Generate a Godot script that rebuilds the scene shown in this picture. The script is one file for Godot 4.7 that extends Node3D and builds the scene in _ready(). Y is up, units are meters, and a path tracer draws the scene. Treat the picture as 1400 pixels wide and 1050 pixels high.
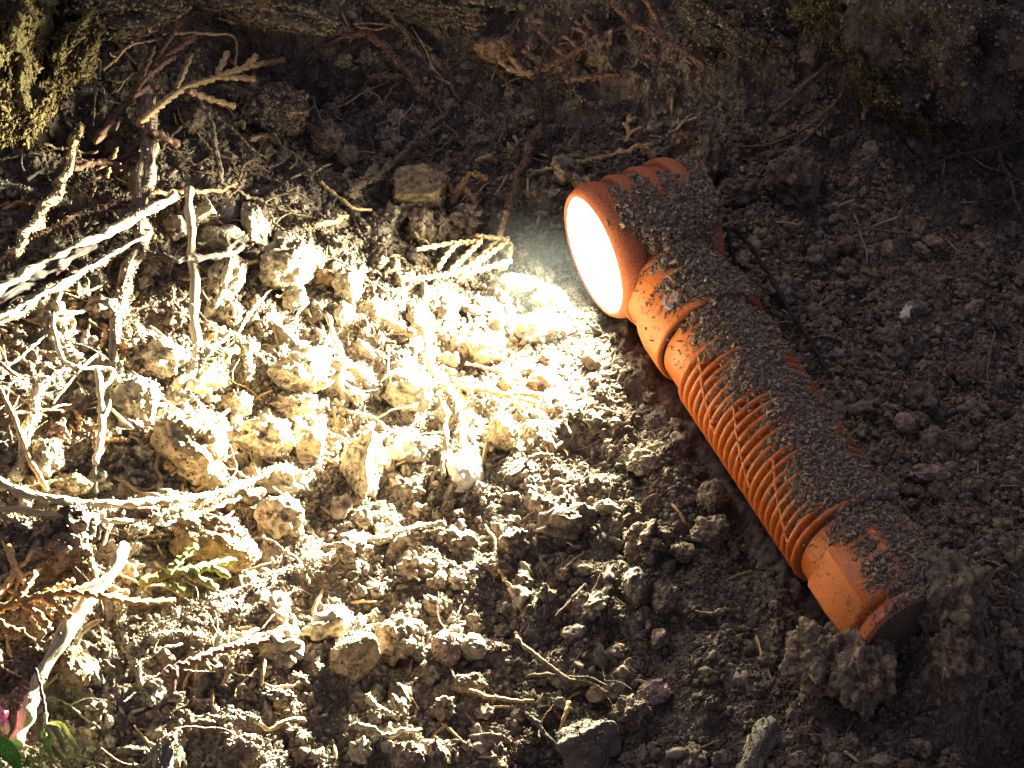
extends Node3D

# A lit right-angle torch lying half buried on freshly dug soil. Units are metres; helper g() takes millimetres on the ground plan.

const TAIL := Vector2(0.10221, 0.09507)      # tail end of the torch on the ground plan (x, z)
const AXIS := Vector2(-0.41415, -0.91021)      # direction tail -> head
const TORCH_YAW := 114.46572
const TORCH_H := 0.01890
const TORCH_K := 0.93694
const TORCH_TILT := -1.36556
const GN := 720                              # terrain grid
const FINE := 0.225                          # half width of the finely divided part
const CORE := 0.94

var rng := RandomNumberGenerator.new()
var taken := {}
var hgrid := PackedFloat32Array()
var mats := {}
var landmarks: Array = []                    # [phrase, Vector2 plan position, radius]
var icos := {}
var n_big := FastNoiseLite.new()
var n_lump := FastNoiseLite.new()
var n_clump := FastNoiseLite.new()
var n_grit := FastNoiseLite.new()
var n3 := FastNoiseLite.new()
var c3 := FastNoiseLite.new()


func _ready() -> void:
	rng.seed = 7
	# ---------------------------------------------------------------- camera, sky, sun, exposure
	var cam := Camera3D.new()
	cam.name = "camera"
	cam.fov = 16.01
	cam.near = 0.02
	cam.far = 60.0
	add_child(cam)
	cam.position = Vector3(0, 0.8 * sin(deg_to_rad(50.0)), 0.8 * cos(deg_to_rad(50.0)))
	cam.rotation_degrees = Vector3(-50, 0, 0)
	cam.current = true

	var we := WorldEnvironment.new()
	we.name = "environment"
	var env := Environment.new()
	env.background_mode = Environment.BG_SKY
	var sm := ProceduralSkyMaterial.new()
	sm.sky_top_color = Color(0.56, 0.56, 0.66)
	sm.sky_horizon_color = Color(0.68, 0.62, 0.62)
	sm.sky_curve = 0.2
	sm.ground_bottom_color = Color(0.16, 0.12, 0.10)
	sm.ground_horizon_color = Color(0.30, 0.26, 0.23)
	sm.sun_angle_max = 1.0
	sm.energy_multiplier = 1.0
	var sky := Sky.new()
	sky.sky_material = sm
	env.sky = sky
	env.background_energy_multiplier = SKY_ENERGY
	env.tonemap_mode = Environment.TONE_MAPPER_LINEAR
	env.tonemap_exposure = 1.0
	env.sdfgi_enabled = true
	env.ssao_enabled = true
	env.ssil_enabled = true
	env.volumetric_fog_enabled = true
	env.volumetric_fog_density = 0.0
	we.environment = env
	add_child(we)

	var sun := DirectionalLight3D.new()
	sun.name = "sun"
	sun.light_color = Color(1.0, 0.92, 0.87)
	sun.light_energy = SUN_ENERGY
	sun.light_angular_distance = 14.0
	sun.shadow_enabled = true
	add_child(sun)
	sun.look_at_from_position(Vector3(-0.55, 1.0, -0.55), Vector3.ZERO)

	# ---------------------------------------------------------------- large structure
	setup_noise()
	setup_materials()
	build_terrain()
	build_boulders()
	# ---------------------------------------------------------------- objects
	build_torch()
	build_stones()
	build_twigs()
	build_sprigs()
	build_leaves()
	# ---------------------------------------------------------------- small details
	build_scatter()


const SKY_ENERGY := 0.92
const SUN_ENERGY := 0.3
const LAMP_ENERGY := [0.27, 1.35, 6.2]
const DUST := 0.014


# ==================================================================== helpers

func numbered(called: String) -> String:
	var k: int = taken.get(called, 0)
	taken[called] = k + 1
	return called if k == 0 else "%s_%03d" % [called, k]


func tag(o: Node, label: String, category: String, group := "", kind := "") -> void:
	if label:
		o.set_meta("label", label)
	if category:
		o.set_meta("category", category)
	if group:
		o.set_meta("group", group)
	if kind:
		o.set_meta("kind", kind)


func put(called: String, mesh: Mesh, mat: Material, parent: Node = null) -> MeshInstance3D:
	var o := MeshInstance3D.new()
	o.name = numbered(called) if parent == null else called
	o.mesh = mesh
	o.material_override = mat
	if parent == null:
		add_child(o, true)
	else:
		parent.add_child(o, true)
	return o


func base(called: String) -> Node3D:
	var o := Node3D.new()
	o.name = numbered(called)
	add_child(o, true)
	return o


# triangles are given counter-clockwise seen from outside
func finish(v: PackedVector3Array, idx: PackedInt32Array, nrm = null, uv = null) -> ArrayMesh:
	var n := PackedVector3Array()
	if nrm == null:
		n.resize(v.size())
		for t in range(0, idx.size(), 3):
			var a := v[idx[t]]
			var c := (v[idx[t + 1]] - a).cross(v[idx[t + 2]] - a)
			n[idx[t]] += c
			n[idx[t + 1]] += c
			n[idx[t + 2]] += c
		for i in n.size():
			n[i] = (n[i] * 1e6).normalized()
	else:
		n = nrm
	var back := PackedInt32Array(idx)
	back.reverse()
	var arr := []
	arr.resize(Mesh.ARRAY_MAX)
	arr[Mesh.ARRAY_VERTEX] = v
	arr[Mesh.ARRAY_NORMAL] = n
	arr[Mesh.ARRAY_INDEX] = back
	if uv != null:
		arr[Mesh.ARRAY_TEX_UV] = uv
	var m := ArrayMesh.new()
	m.add_surface_from_arrays(Mesh.PRIMITIVE_TRIANGLES, arr)
	return m


func ico(sub: int) -> Array:
	if icos.has(sub):
		return icos[sub]
	if sub == 0:
		var t := (1.0 + sqrt(5.0)) / 2.0
		var p := PackedVector3Array([Vector3(-1, t, 0), Vector3(1, t, 0), Vector3(-1, -t, 0), Vector3(1, -t, 0), Vector3(0, -1, t), Vector3(0, 1, t),
			Vector3(0, -1, -t), Vector3(0, 1, -t), Vector3(t, 0, -1), Vector3(t, 0, 1), Vector3(-t, 0, -1), Vector3(-t, 0, 1)])
		for i in 12:
			p[i] = p[i].normalized()
		icos[0] = [p, PackedInt32Array([0, 11, 5, 0, 5, 1, 0, 1, 7, 0, 7, 10, 0, 10, 11, 1, 5, 9, 5, 11, 4, 11, 10, 2, 10, 7, 6, 7, 1, 8,
			3, 9, 4, 3, 4, 2, 3, 2, 6, 3, 6, 8, 3, 8, 9, 4, 9, 5, 2, 4, 11, 6, 2, 10, 8, 6, 7, 9, 8, 1])]
		return icos[0]
	var low := ico(sub - 1)
	var v: PackedVector3Array = low[0].duplicate()
	var f: PackedInt32Array = low[1]
	var out := PackedInt32Array()
	var mid := {}
	for t in range(0, f.size(), 3):
		var m := []
		for e in 3:
			var a := f[t + e]
			var b := f[t + (e + 1) % 3]
			var key := mini(a, b) * 100000 + maxi(a, b)
			if not mid.has(key):
				mid[key] = v.size()
				v.append(((v[a] + v[b]) * 0.5).normalized())
			m.append(mid[key])
		out.append_array([f[t], m[0], m[2], f[t + 1], m[1], m[0], f[t + 2], m[2], m[1], m[0], m[1], m[2]])
	icos[sub] = [v, out]
	return icos[sub]


# a lump of about unit radius: crumbly soil (angular 0) to broken stone (angular 1)
func lump(seed_: int, sub: int, rough: float, angular: float) -> ArrayMesh:
	var r := RandomNumberGenerator.new()
	r.seed = seed_ * 977 + 13
	var low := ico(sub)
	var v: PackedVector3Array = low[0].duplicate()
	var cuts: Array = []
	for k in 9:
		if angular >= 0.84 and k < 6:    # blocky: three pairs of faces
			var face := Vector3(r.randfn(), r.randfn(), r.randfn()) * 0.12
			face[k % 3] += 1.0 if k < 3 else -1.0
			cuts.append([face.normalized(), r.randf_range(0.74, 0.86)])
		else:
			cuts.append([Vector3(r.randfn(), r.randfn(), r.randfn()).normalized(), r.randf_range(0.62, 0.92) if angular < 0.84 else 1.05])
	var off := Vector3(seed_ * 3.7, seed_ * 1.3, -seed_ * 2.1)
	for i in v.size():
		var d := v[i]
		var rad := 1.0
		if angular > 0.0:
			var lim := 1.25
			for c in cuts:
				var k: float = d.dot(c[0])
				if k > 0.05:
					lim = minf(lim, c[1] / k)
			rad = lerpf(1.0, lim, angular)
		var b := 0.55 * n3.get_noise_3dv(d * 1.1 + off) + 0.30 * n3.get_noise_3dv(d * 2.7 + off)
		var crumb := -c3.get_noise_3dv(d * 2.4 + off) * 0.21 - c3.get_noise_3dv(d * 5.5 - off) * 0.13
		if sub >= 4:
			crumb += -c3.get_noise_3dv(d * 13.0 - off) * 0.085
		if sub >= 5:
			crumb += -c3.get_noise_3dv(d * 26.0 + off) * 0.05
		rad += rough * (b + crumb * (1.0 - 0.75 * angular) - 0.2)
		v[i] = d * rad
	return finish(v, low[1])


func catmull(p: Array, t: float) -> Vector3:
	var n := p.size() - 1
	var s := clampf(t, 0.0, 1.0) * n
	var i := mini(int(s), n - 1)
	var u := s - i
	var p1: Vector3 = p[i]
	var p2: Vector3 = p[i + 1]
	var p0: Vector3 = p[i - 1] if i > 0 else p1 * 2.0 - p2
	var p3: Vector3 = p[i + 2] if i + 2 <= n else p2 * 2.0 - p1
	return 0.5 * (2.0 * p1 + (p2 - p0) * u + (2.0 * p0 - 5.0 * p1 + 4.0 * p2 - p3) * u * u + (3.0 * p1 - p0 - 3.0 * p2 + p3) * u * u * u)


# style: 0 smooth stalk, 1 rough bark, 2 overlapping scale leaves, 3 hair root
func tube(p: Array, r0: float, r1: float, style: int, seed_: int, into: Array = []) -> ArrayMesh:
	var r := RandomNumberGenerator.new()
	r.seed = seed_ * 131 + 7
	var length := 0.0
	for k in 24:
		length += catmull(p, k / 24.0).distance_to(catmull(p, (k + 1) / 24.0))
	var rm := maxf(r0, r1)
	var period := rm * 3.0
	var step: float = [rm * 0.6, rm * 0.30, period / 8.0, rm * 4.0][style]
	var rings := clampi(int(length / step), 5 if style != 3 else 6, 260)
	var seg: int = [12, 16, 12, 4][style]
	var v: PackedVector3Array = PackedVector3Array() if into.is_empty() else into[0]
	var idx: PackedInt32Array = PackedInt32Array() if into.is_empty() else into[1]
	if not into.is_empty():
		into[0] = null
		into[1] = null
	var first := v.size()
	var side := Vector3.ZERO
	var off := seed_ * 5.3
	var last := Vector3.ZERO
	var uv := PackedVector2Array()
	for i in rings + 1:
		var t := float(i) / rings
		var c := catmull(p, t)
		var d := (catmull(p, minf(t + 0.01, 1.0)) - catmull(p, maxf(t - 0.01, 0.0))).normalized()
		if side == Vector3.ZERO:
			side = d.cross(Vector3.UP if absf(d.y) < 0.9 else Vector3.RIGHT).normalized()
		side = (side - d * side.dot(d)).normalized()
		var up := side.cross(d)
		var rad := lerpf(r0, r1, t)
		if style != 2:
			var wob := 0.35 if style == 1 else 0.16
			c += (side * n3.get_noise_2d(t * length / rm * 0.10 + off, 1.7) + up * n3.get_noise_2d(t * length / rm * 0.10 + off, 9.1)) * rad * wob * 2.0
			rad *= 1.0 + 0.26 * n3.get_noise_2d(t * length / rm * 0.25 + off, 4.4)
			if style < 2:    # nodes
				var node := absf(fposmod(t * length / rm + off, 13.0) - 6.5)
				rad *= 1.0 + (0.28 if style == 1 else 0.13) * exp(-node * node * 1.3)
		if i == 0 or i == rings:
			rad *= 0.86 if style < 2 else 0.5
		for k in seg:
			var a := TAU * k / seg
			var q := rad
			if style == 1:
				q *= 1.0 + 0.32 * n3.get_noise_3d(cos(a) * 1.6 + off, sin(a) * 1.6, t * length / rm * 0.22) + 0.26 * n3.get_noise_3d(cos(a) * 4.5 + off, sin(a) * 4.5, t * length / rm * 0.35) - 0.15 * (c3.get_noise_3d(cos(a) * 3.0 + off, sin(a) * 3.0, t * length / rm * 0.7) + 0.5)
			elif style == 0:
				q *= 1.0 + 0.10 * n3.get_noise_3d(cos(a) * 2.0 + off, sin(a) * 2.0, t * length / rm * 0.2)
			elif style == 2:
				var pair := sin(2.0 * a)
				var ph := fposmod(t * length / period + (0.5 if pair > 0.0 else 0.0) + 0.04 * sin(k * 2.3 + i * 0.4), 1.0)
				q *= 0.56 + 0.78 * pow(ph, 0.8) * (1.0 if ph < 0.86 else (1.0 - ph) * 7.0) * (0.45 + 0.55 * sqrt(absf(pair)))
			var w := (side * cos(a) + up * sin(a)) * q
			if (i == 0 or i == rings) and style < 2:
				w += d * rad * (0.8 if style == 1 else 0.2) * n3.get_noise_3d(cos(a) * 2.5 + off, sin(a) * 2.5, i * 3.0)
			v.append(c + w)
			uv.append(Vector2(absf(float(k) / seg * 2.0 - 1.0), t * length * 22.0 + off))
		last = c
	for i in rings:
		for k in seg:
			var a := first + i * seg + k
			var b := first + i * seg + (k + 1) % seg
			idx.append_array([a, b, a + seg, b, b + seg, a + seg])
	var e := v.size()
	v.append(catmull(p, 0.0))
	v.append(last)
	uv.append(Vector2(0.5, off))
	uv.append(Vector2(0.5, length * 22.0 + off))
	for k in seg:
		idx.append_array([e, first + (k + 1) % seg, first + k, e + 1, first + rings * seg + k, first + rings * seg + (k + 1) % seg])
	if not into.is_empty():
		into[0] = v
		into[1] = idx
		return null
	return finish(v, idx, null, uv)


# revolve a profile of (along, radius) about an axis given by the basis: along = basis.x
func lathe(prof: Array, seg: int, b := Basis.IDENTITY, from := 0.0, to := TAU) -> ArrayMesh:
	var v := PackedVector3Array()
	var n := PackedVector3Array()
	var idx := PackedInt32Array()
	var m := prof.size() - 1
	var nor := []
	for k in m:
		var e: Vector2 = prof[k + 1] - prof[k]
		nor.append(Vector2(-e.y, e.x).normalized())
	for k in m:
		var n0: Vector2 = nor[k]
		var n1: Vector2 = nor[k]
		if k > 0 and n0.dot(nor[k - 1]) > 0.75:
			n0 = (n0 + nor[k - 1]).normalized()
		if k < m - 1 and n1.dot(nor[k + 1]) > 0.75:
			n1 = (n1 + nor[k + 1]).normalized()
		var first := v.size()
		for i in seg + 1:
			var a := lerpf(from, to, float(i) / seg)
			var dir := b.y * cos(a) + b.z * sin(a)
			for face in (2 if seg < 12 else 1):    # few sides: flat faces
				var fa := a if seg >= 12 else a + (face - 0.5) * (to - from) / seg
				var nd := b.y * cos(fa) + b.z * sin(fa)
				v.append(b.x * prof[k].x + dir * prof[k].y)
				n.append(b.x * n0.x + nd * n0.y)
				v.append(b.x * prof[k + 1].x + dir * prof[k + 1].y)
				n.append(b.x * n1.x + nd * n1.y)
		for i in seg:
			if seg < 12:
				var q := first + i * 4 + 2
				idx.append_array([q, q + 1, q + 2, q + 1, q + 3, q + 2])
			else:
				var q := first + i * 2
				idx.append_array([q, q + 1, q + 2, q + 1, q + 3, q + 2])
	var e0 := Vector3.ZERO
	if idx.size() >= 3:   # keep triangles turned with their normals
		for t in range(0, idx.size(), 3):
			e0 = (v[idx[t + 1]] - v[idx[t]]).cross(v[idx[t + 2]] - v[idx[t]])
			if e0.dot(n[idx[t]] + n[idx[t + 1]] + n[idx[t + 2]]) < 0.0:
				var w := idx[t + 1]
				idx[t + 1] = idx[t + 2]
				idx[t + 2] = w
	return finish(v, idx, n)


# ==================================================================== noise, textures, materials

func setup_noise() -> void:
	for pair in [[n_big, 28.0, 1], [n_clump, 60.0, 3], [n_grit, 900.0, 5], [n3, 1.0, 11]]:
		pair[0].noise_type = FastNoiseLite.TYPE_SIMPLEX
		pair[0].fractal_type = FastNoiseLite.FRACTAL_NONE
		pair[0].frequency = pair[1]
		pair[0].seed = pair[2]
	for pair in [[n_lump, 1.0, 21], [c3, 1.0, 31]]:
		pair[0].noise_type = FastNoiseLite.TYPE_CELLULAR
		pair[0].cellular_return_type = FastNoiseLite.RETURN_DISTANCE
		pair[0].cellular_jitter = 1.0
		pair[0].fractal_type = FastNoiseLite.FRACTAL_NONE
		pair[0].frequency = pair[1]
		pair[0].seed = pair[2]


func lin(r: float, g_: float, b: float) -> Color:
	return Color(r, g_, b).linear_to_srgb()


func noise_tex(size: int, freq: float, octaves: int, seed_: int, stops: Array) -> NoiseTexture2D:
	var n := FastNoiseLite.new()
	n.noise_type = FastNoiseLite.TYPE_SIMPLEX
	n.frequency = freq
	n.fractal_octaves = octaves
	n.fractal_gain = 0.6
	n.seed = seed_
	var t := NoiseTexture2D.new()
	t.width = size
	t.height = size
	t.seamless = true
	t.noise = n
	if stops.size():
		var gr := Gradient.new()
		gr.offsets = PackedFloat32Array()
		var offs := PackedFloat32Array()
		var cols := PackedColorArray()
		for s in stops:
			offs.append(s[0])
			cols.append(s[1])
		gr.offsets = offs
		gr.colors = cols
		t.color_ramp = gr
	return t


var bump_tex: NoiseTexture2D
var fibre_tex: NoiseTexture2D

func dusty(stops: Array, tile_mm: float, seed_: int, rough: float) -> StandardMaterial3D:
	var m := matte(stops, tile_mm, 0.03, seed_, rough)
	var t: NoiseTexture2D = m.albedo_texture
	var n: FastNoiseLite = t.noise
	n.frequency = 0.02
	n.fractal_octaves = 7
	n.fractal_gain = 0.85
	t.width = 1024
	t.height = 1024
	return m


func matte(stops: Array, tile_mm: float, relief_mm: float, seed_: int, rough := 0.95, world := false, tinted := false) -> StandardMaterial3D:
	var m := StandardMaterial3D.new()
	m.albedo_texture = noise_tex(512, 0.012, 5, seed_, stops)
	m.uv1_triplanar = true
	m.uv1_world_triplanar = world
	m.uv1_triplanar_sharpness = 4.0
	m.uv1_scale = Vector3.ONE * (1000.0 / tile_mm)
	m.roughness = rough
	m.metallic_specular = 0.12
	m.heightmap_enabled = relief_mm > 0.0
	if m.heightmap_enabled:
		m.heightmap_texture = bump_tex
		m.heightmap_scale = relief_mm * 0.1
	m.vertex_color_use_as_albedo = tinted
	return m


# streaks along the length of a twig
func wood(stops: Array, relief_mm: float, seed_: int) -> StandardMaterial3D:
	var m := StandardMaterial3D.new()
	m.albedo_texture = noise_tex(512, 0.014, 5, seed_, stops)
	m.uv1_scale = Vector3(1.2, 0.55, 1)
	m.roughness = 0.9
	m.metallic_specular = 0.25
	m.heightmap_enabled = true
	m.heightmap_texture = bump_tex
	m.heightmap_scale = relief_mm * 0.1
	return m


func setup_materials() -> void:
	bump_tex = noise_tex(512, 0.03, 5, 77, [])
	mats.soil = matte([[0.0, lin(0.028, 0.020, 0.016)], [0.35, lin(0.075, 0.060, 0.049)], [0.65, lin(0.122, 0.099, 0.081)], [1.0, lin(0.23, 0.195, 0.16)]], 45.0, 0.5, 1, 1.0, true)
	mats.crumb = matte([[0.0, lin(0.045, 0.034, 0.028)], [0.5, lin(0.125, 0.101, 0.082)], [1.0, lin(0.25, 0.212, 0.173)]], 20.0, 0.2, 2, 1.0, true, true)
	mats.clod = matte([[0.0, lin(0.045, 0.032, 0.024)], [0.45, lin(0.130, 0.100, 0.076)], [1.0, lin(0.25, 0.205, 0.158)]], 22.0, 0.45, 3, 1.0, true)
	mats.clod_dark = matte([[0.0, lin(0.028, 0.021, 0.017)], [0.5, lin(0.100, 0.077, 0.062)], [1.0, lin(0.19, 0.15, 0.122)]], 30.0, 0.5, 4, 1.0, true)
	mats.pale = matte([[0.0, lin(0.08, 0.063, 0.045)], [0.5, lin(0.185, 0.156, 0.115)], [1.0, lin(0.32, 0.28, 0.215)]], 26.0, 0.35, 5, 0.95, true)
	mats.ochre = matte([[0.0, lin(0.08, 0.055, 0.032)], [0.4, lin(0.165, 0.125, 0.078)], [0.7, lin(0.24, 0.188, 0.12)], [1.0, lin(0.36, 0.30, 0.21)]], 24.0, 0.3, 6, 0.9, true)
	mats.rust = matte([[0.0, lin(0.06, 0.036, 0.022)], [0.5, lin(0.145, 0.092, 0.054)], [1.0, lin(0.27, 0.20, 0.13)]], 22.0, 0.3, 7, 0.9, true)
	mats.pink = matte([[0.0, lin(0.11, 0.070, 0.058)], [0.5, lin(0.22, 0.150, 0.125)], [1.0, lin(0.40, 0.32, 0.28)]], 22.0, 0.3, 8, 0.9, true)
	mats.white = matte([[0.0, lin(0.36, 0.32, 0.27)], [0.5, lin(0.55, 0.51, 0.45)], [1.0, lin(0.70, 0.66, 0.60)]], 12.0, 0.2, 9, 0.7, true)
	mats.moss = matte([[0.0, lin(0.025, 0.020, 0.012)], [0.45, lin(0.090, 0.074, 0.038)], [0.7, lin(0.140, 0.115, 0.055)], [1.0, lin(0.22, 0.185, 0.095)]], 16.0, 0.8, 10, 1.0, true)
	mats.moss_bit = matte([[0.0, lin(0.03, 0.023, 0.013)], [0.5, lin(0.105, 0.082, 0.044)], [1.0, lin(0.21, 0.172, 0.095)]], 12.0, 0.1, 33, 1.0, true, true)
	mats.boulder = matte([[0.0, lin(0.018, 0.014, 0.013)], [0.4, lin(0.050, 0.041, 0.037)], [0.75, lin(0.082, 0.068, 0.060)], [1.0, lin(0.13, 0.112, 0.086)]], 34.0, 0.7, 12, 1.0, true)
	mats.stalk = wood([[0.0, lin(0.13, 0.104, 0.070)], [0.5, lin(0.24, 0.205, 0.148)], [1.0, lin(0.36, 0.32, 0.25)]], 0.12, 13)
	mats.twig = wood([[0.0, lin(0.06, 0.042, 0.031)], [0.5, lin(0.17, 0.130, 0.095)], [1.0, lin(0.34, 0.28, 0.21)]], 0.25, 14)
	mats.dark = wood([[0.0, lin(0.015, 0.011, 0.010)], [0.5, lin(0.050, 0.038, 0.034)], [1.0, lin(0.12, 0.095, 0.08)]], 0.25, 15)
	mats.grey = wood([[0.0, lin(0.045, 0.038, 0.032)], [0.5, lin(0.110, 0.096, 0.080)], [1.0, lin(0.20, 0.18, 0.155)]], 0.2, 16)
	mats.red = matte([[0.0, lin(0.05, 0.027, 0.021)], [0.5, lin(0.120, 0.070, 0.054)], [1.0, lin(0.23, 0.15, 0.115)]], 9.0, 0.2, 17, 0.9, true)
	mats.tan = matte([[0.0, lin(0.16, 0.095, 0.045)], [0.5, lin(0.30, 0.205, 0.115)], [1.0, lin(0.44, 0.34, 0.21)]], 9.0, 0.15, 18, 0.85, true)
	mats.orange_leaf = matte([[0.0, lin(0.11, 0.058, 0.026)], [0.5, lin(0.235, 0.135, 0.062)], [1.0, lin(0.38, 0.26, 0.13)]], 9.0, 0.15, 19, 0.85, true)
	mats.green_leaf = matte([[0.0, lin(0.060, 0.064, 0.018)], [0.5, lin(0.135, 0.130, 0.042)], [1.0, lin(0.24, 0.21, 0.085)]], 9.0, 0.12, 20, 0.7, true)
	mats.fresh = matte([[0.0, lin(0.03, 0.09, 0.012)], [0.5, lin(0.06, 0.17, 0.025)], [1.0, lin(0.16, 0.27, 0.08)]], 7.0, 0.08, 22, 0.5, true)
	mats.wilted = matte([[0.0, lin(0.13, 0.13, 0.06)], [0.5, lin(0.21, 0.215, 0.11)], [1.0, lin(0.30, 0.29, 0.18)]], 7.0, 0.12, 23, 0.8, true)
	mats.petal = matte([[0.0, lin(0.35, 0.05, 0.10)], [0.5, lin(0.55, 0.16, 0.25)], [1.0, lin(0.7, 0.45, 0.5)]], 6.0, 0.05, 24, 0.7, true)
	mats.hair = matte([[0.0, lin(0.05, 0.036, 0.028)], [0.5, lin(0.15, 0.115, 0.085)], [1.0, lin(0.32, 0.26, 0.19)]], 30.0, 0.0, 25, 0.95, true)
	# torch
	mats.cake = matte([[0.0, lin(0.06, 0.045, 0.034)], [0.5, lin(0.15, 0.117, 0.090)], [1.0, lin(0.26, 0.213, 0.168)]], 8.0, 0.5, 31, 1.0)
	mats.torch_crumb = matte([[0.0, lin(0.115, 0.088, 0.066)], [0.5, lin(0.27, 0.213, 0.165)], [1.0, lin(0.46, 0.385, 0.31)]], 10.0, 0.1, 32, 1.0, false, true)
	mats.plastic = dusty([[0.0, lin(0.05, 0.034, 0.025)], [0.30, lin(0.10, 0.052, 0.030)], [0.40, lin(0.32, 0.080, 0.014)], [0.65, lin(0.46, 0.113, 0.013)], [0.82, lin(0.38, 0.13, 0.036)], [1.0, lin(0.22, 0.14, 0.085)]], 26.0, 26, 0.5)
	mats.plastic.metallic_specular = 0.4
	mats.plastic_dusty = dusty([[0.0, lin(0.06, 0.042, 0.034)], [0.30, lin(0.13, 0.068, 0.046)], [0.45, lin(0.33, 0.105, 0.050)], [0.7, lin(0.44, 0.14, 0.065)], [1.0, lin(0.34, 0.20, 0.13)]], 24.0, 27, 0.7)
	mats.gap = matte([[0.0, lin(0.02, 0.012, 0.01)], [1.0, lin(0.05, 0.03, 0.02)]], 8.0, 0.0, 28, 0.8)
	mats.metal = matte([[0.0, lin(0.09, 0.09, 0.10)], [0.5, lin(0.28, 0.30, 0.33)], [1.0, lin(0.42, 0.45, 0.50)]], 8.0, 0.05, 29, 0.5)
	mats.metal.metallic = 0.4
	mats.black = matte([[0.0, lin(0.012, 0.012, 0.014)], [0.6, lin(0.030, 0.028, 0.030)], [1.0, lin(0.10, 0.08, 0.065)]], 10.0, 0.05, 30, 0.55)
	var lens := StandardMaterial3D.new()
	lens.albedo_color = Color(0.9, 0.92, 0.95)
	lens.roughness = 0.2
	lens.emission_enabled = true
	lens.emission = Color(0.96, 0.99, 1.0)
	lens.emission_energy_multiplier = LENS_GLOW
	mats.lens = lens

const LENS_GLOW := 1.8


# ==================================================================== ground

func macro(x: float, z: float) -> float:
	var h := 0.07 * smoothstep(0.0, 1.0, (-z - 0.080 - 0.02 * cos(x * 16.0)) / 0.12)
	h += 0.050 * smoothstep(0.0, 1.0, (-x - 0.0 + z * 0.15) / 0.2)
	h += 0.016 * exp(-(pow((x + 0.15) / 0.05, 2) + pow((z + 0.10) / 0.05, 2)))
	h -= 0.02 * exp(-(pow((x + 0.067) / 0.016, 2) + pow((z + 0.116) / 0.008, 2)))
	h -= 0.02 * exp(-(pow((x + 0.131) / 0.014, 2) + pow((z + 0.068) / 0.008, 2)))
	var d := Vector2(x, z) - TAIL
	var s := d.dot(AXIS)
	var q := -d.dot(Vector2(AXIS.y, -AXIS.x))
	h += 0.015 * exp(-pow((q - 0.032) / 0.015, 2)) * smoothstep(0.0, 1.0, (s + 0.02) / 0.03) * smoothstep(0.0, 1.0, (0.125 - s) / 0.07)
	h += 0.012 * exp(-(pow(q - 0.012, 2) + pow(s + 0.006, 2)) / 0.000144)
	h -= 0.022 * exp(-(pow(q - 0.016, 2) + pow(s + 0.038, 2)) / 0.000289)
	h -= 0.012 * exp(-(pow(x - 0.150, 2) + pow(z + 0.100, 2)) / 0.0004)
	h += 0.017 * exp(-(pow(q - 0.004, 2) + pow(s + 0.019, 2)) / 0.00013)
	h += 0.003 * sin(x * 37.0 + 1.0) * sin(z * 31.0 + 0.5)
	return h


func dome(n: FastNoiseLite, x: float, z: float, cell: float) -> float:
	var d := n.get_noise_2d(x / cell, z / cell) + 1.0
	return maxf(0.0, 1.0 - d * d * 1.9)


func detail(x: float, z: float) -> float:
	var wx := x + 0.0016 * n_clump.get_noise_2d(x * 4.0, z * 4.0) + 0.0005 * n_grit.get_noise_2d(x * 0.6, z * 0.6)
	var wz := z + 0.0016 * n_clump.get_noise_2d(x * 4.0 + 7.0, z * 4.0)
	var much := 0.55 + 0.75 * n_big.get_noise_2d(x, z)
	var h := 0.0026 * clampf(much, 0.0, 1.3) * dome(n_lump, wx, wz, 0.0105)
	h += 0.0016 * clampf(0.7 + n_clump.get_noise_2d(x * 0.6 + 3.0, z * 0.6), 0.2, 1.3) * dome(n_lump, wx + 3.0, wz, 0.0046)
	h += 0.0010 * dome(n_lump, wx + 9.0, wz, 0.0021)
	h += 0.0018 * n_clump.get_noise_2d(x, z) + 0.00030 * n_grit.get_noise_2d(x, z)
	return h - 0.003


func grid_at(i: int) -> float:
	var u := 2.0 * i / (GN - 1) - 1.0
	var a := absf(u)
	if a <= CORE:
		return u / CORE * FINE
	var t := (a - CORE) / (1.0 - CORE)
	return signf(u) * (FINE + 0.02 * t + 4.0 * pow(t, 3))


func build_terrain() -> void:
	var v := PackedVector3Array()
	v.resize(GN * GN)
	hgrid.resize(GN * GN)
	var at := PackedFloat32Array()
	for i in GN:
		at.append(grid_at(i))
	for j in GN:
		for i in GN:
			var x := at[i]
			var z := at[j]
			var h := macro(x, z) + detail(x, z) * (1.0 if absf(x) < 0.3 and absf(z) < 0.3 else 3.0)
			hgrid[j * GN + i] = h
			v[j * GN + i] = Vector3(x, h, z)
	var idx := PackedInt32Array()
	idx.resize((GN - 1) * (GN - 1) * 6)
	var k := 0
	for j in GN - 1:
		for i in GN - 1:
			var a := j * GN + i
			idx[k] = a
			idx[k + 1] = a + GN
			idx[k + 2] = a + 1
			idx[k + 3] = a + 1
			idx[k + 4] = a + GN
			idx[k + 5] = a + GN + 1
			k += 6
	var o := put("ground", finish(v, idx), mats.soil)
	tag(o, "dark crumbly dug soil of the hollow and its far bank", "", "", "structure")


func high(x: float, z: float) -> float:
	if absf(x) > FINE or absf(z) > FINE:
		return macro(x, z)
	var u := clampf((x / FINE * CORE + 1.0) * 0.5 * (GN - 1), 0.0, GN - 2.0)
	var w := clampf((z / FINE * CORE + 1.0) * 0.5 * (GN - 1), 0.0, GN - 2.0)
	var i := int(u)
	var j := int(w)
	var a := lerpf(hgrid[j * GN + i], hgrid[j * GN + i + 1], u - i)
	var b := lerpf(hgrid[(j + 1) * GN + i], hgrid[(j + 1) * GN + i + 1], u - i)
	return lerpf(a, b, w - j)


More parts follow.
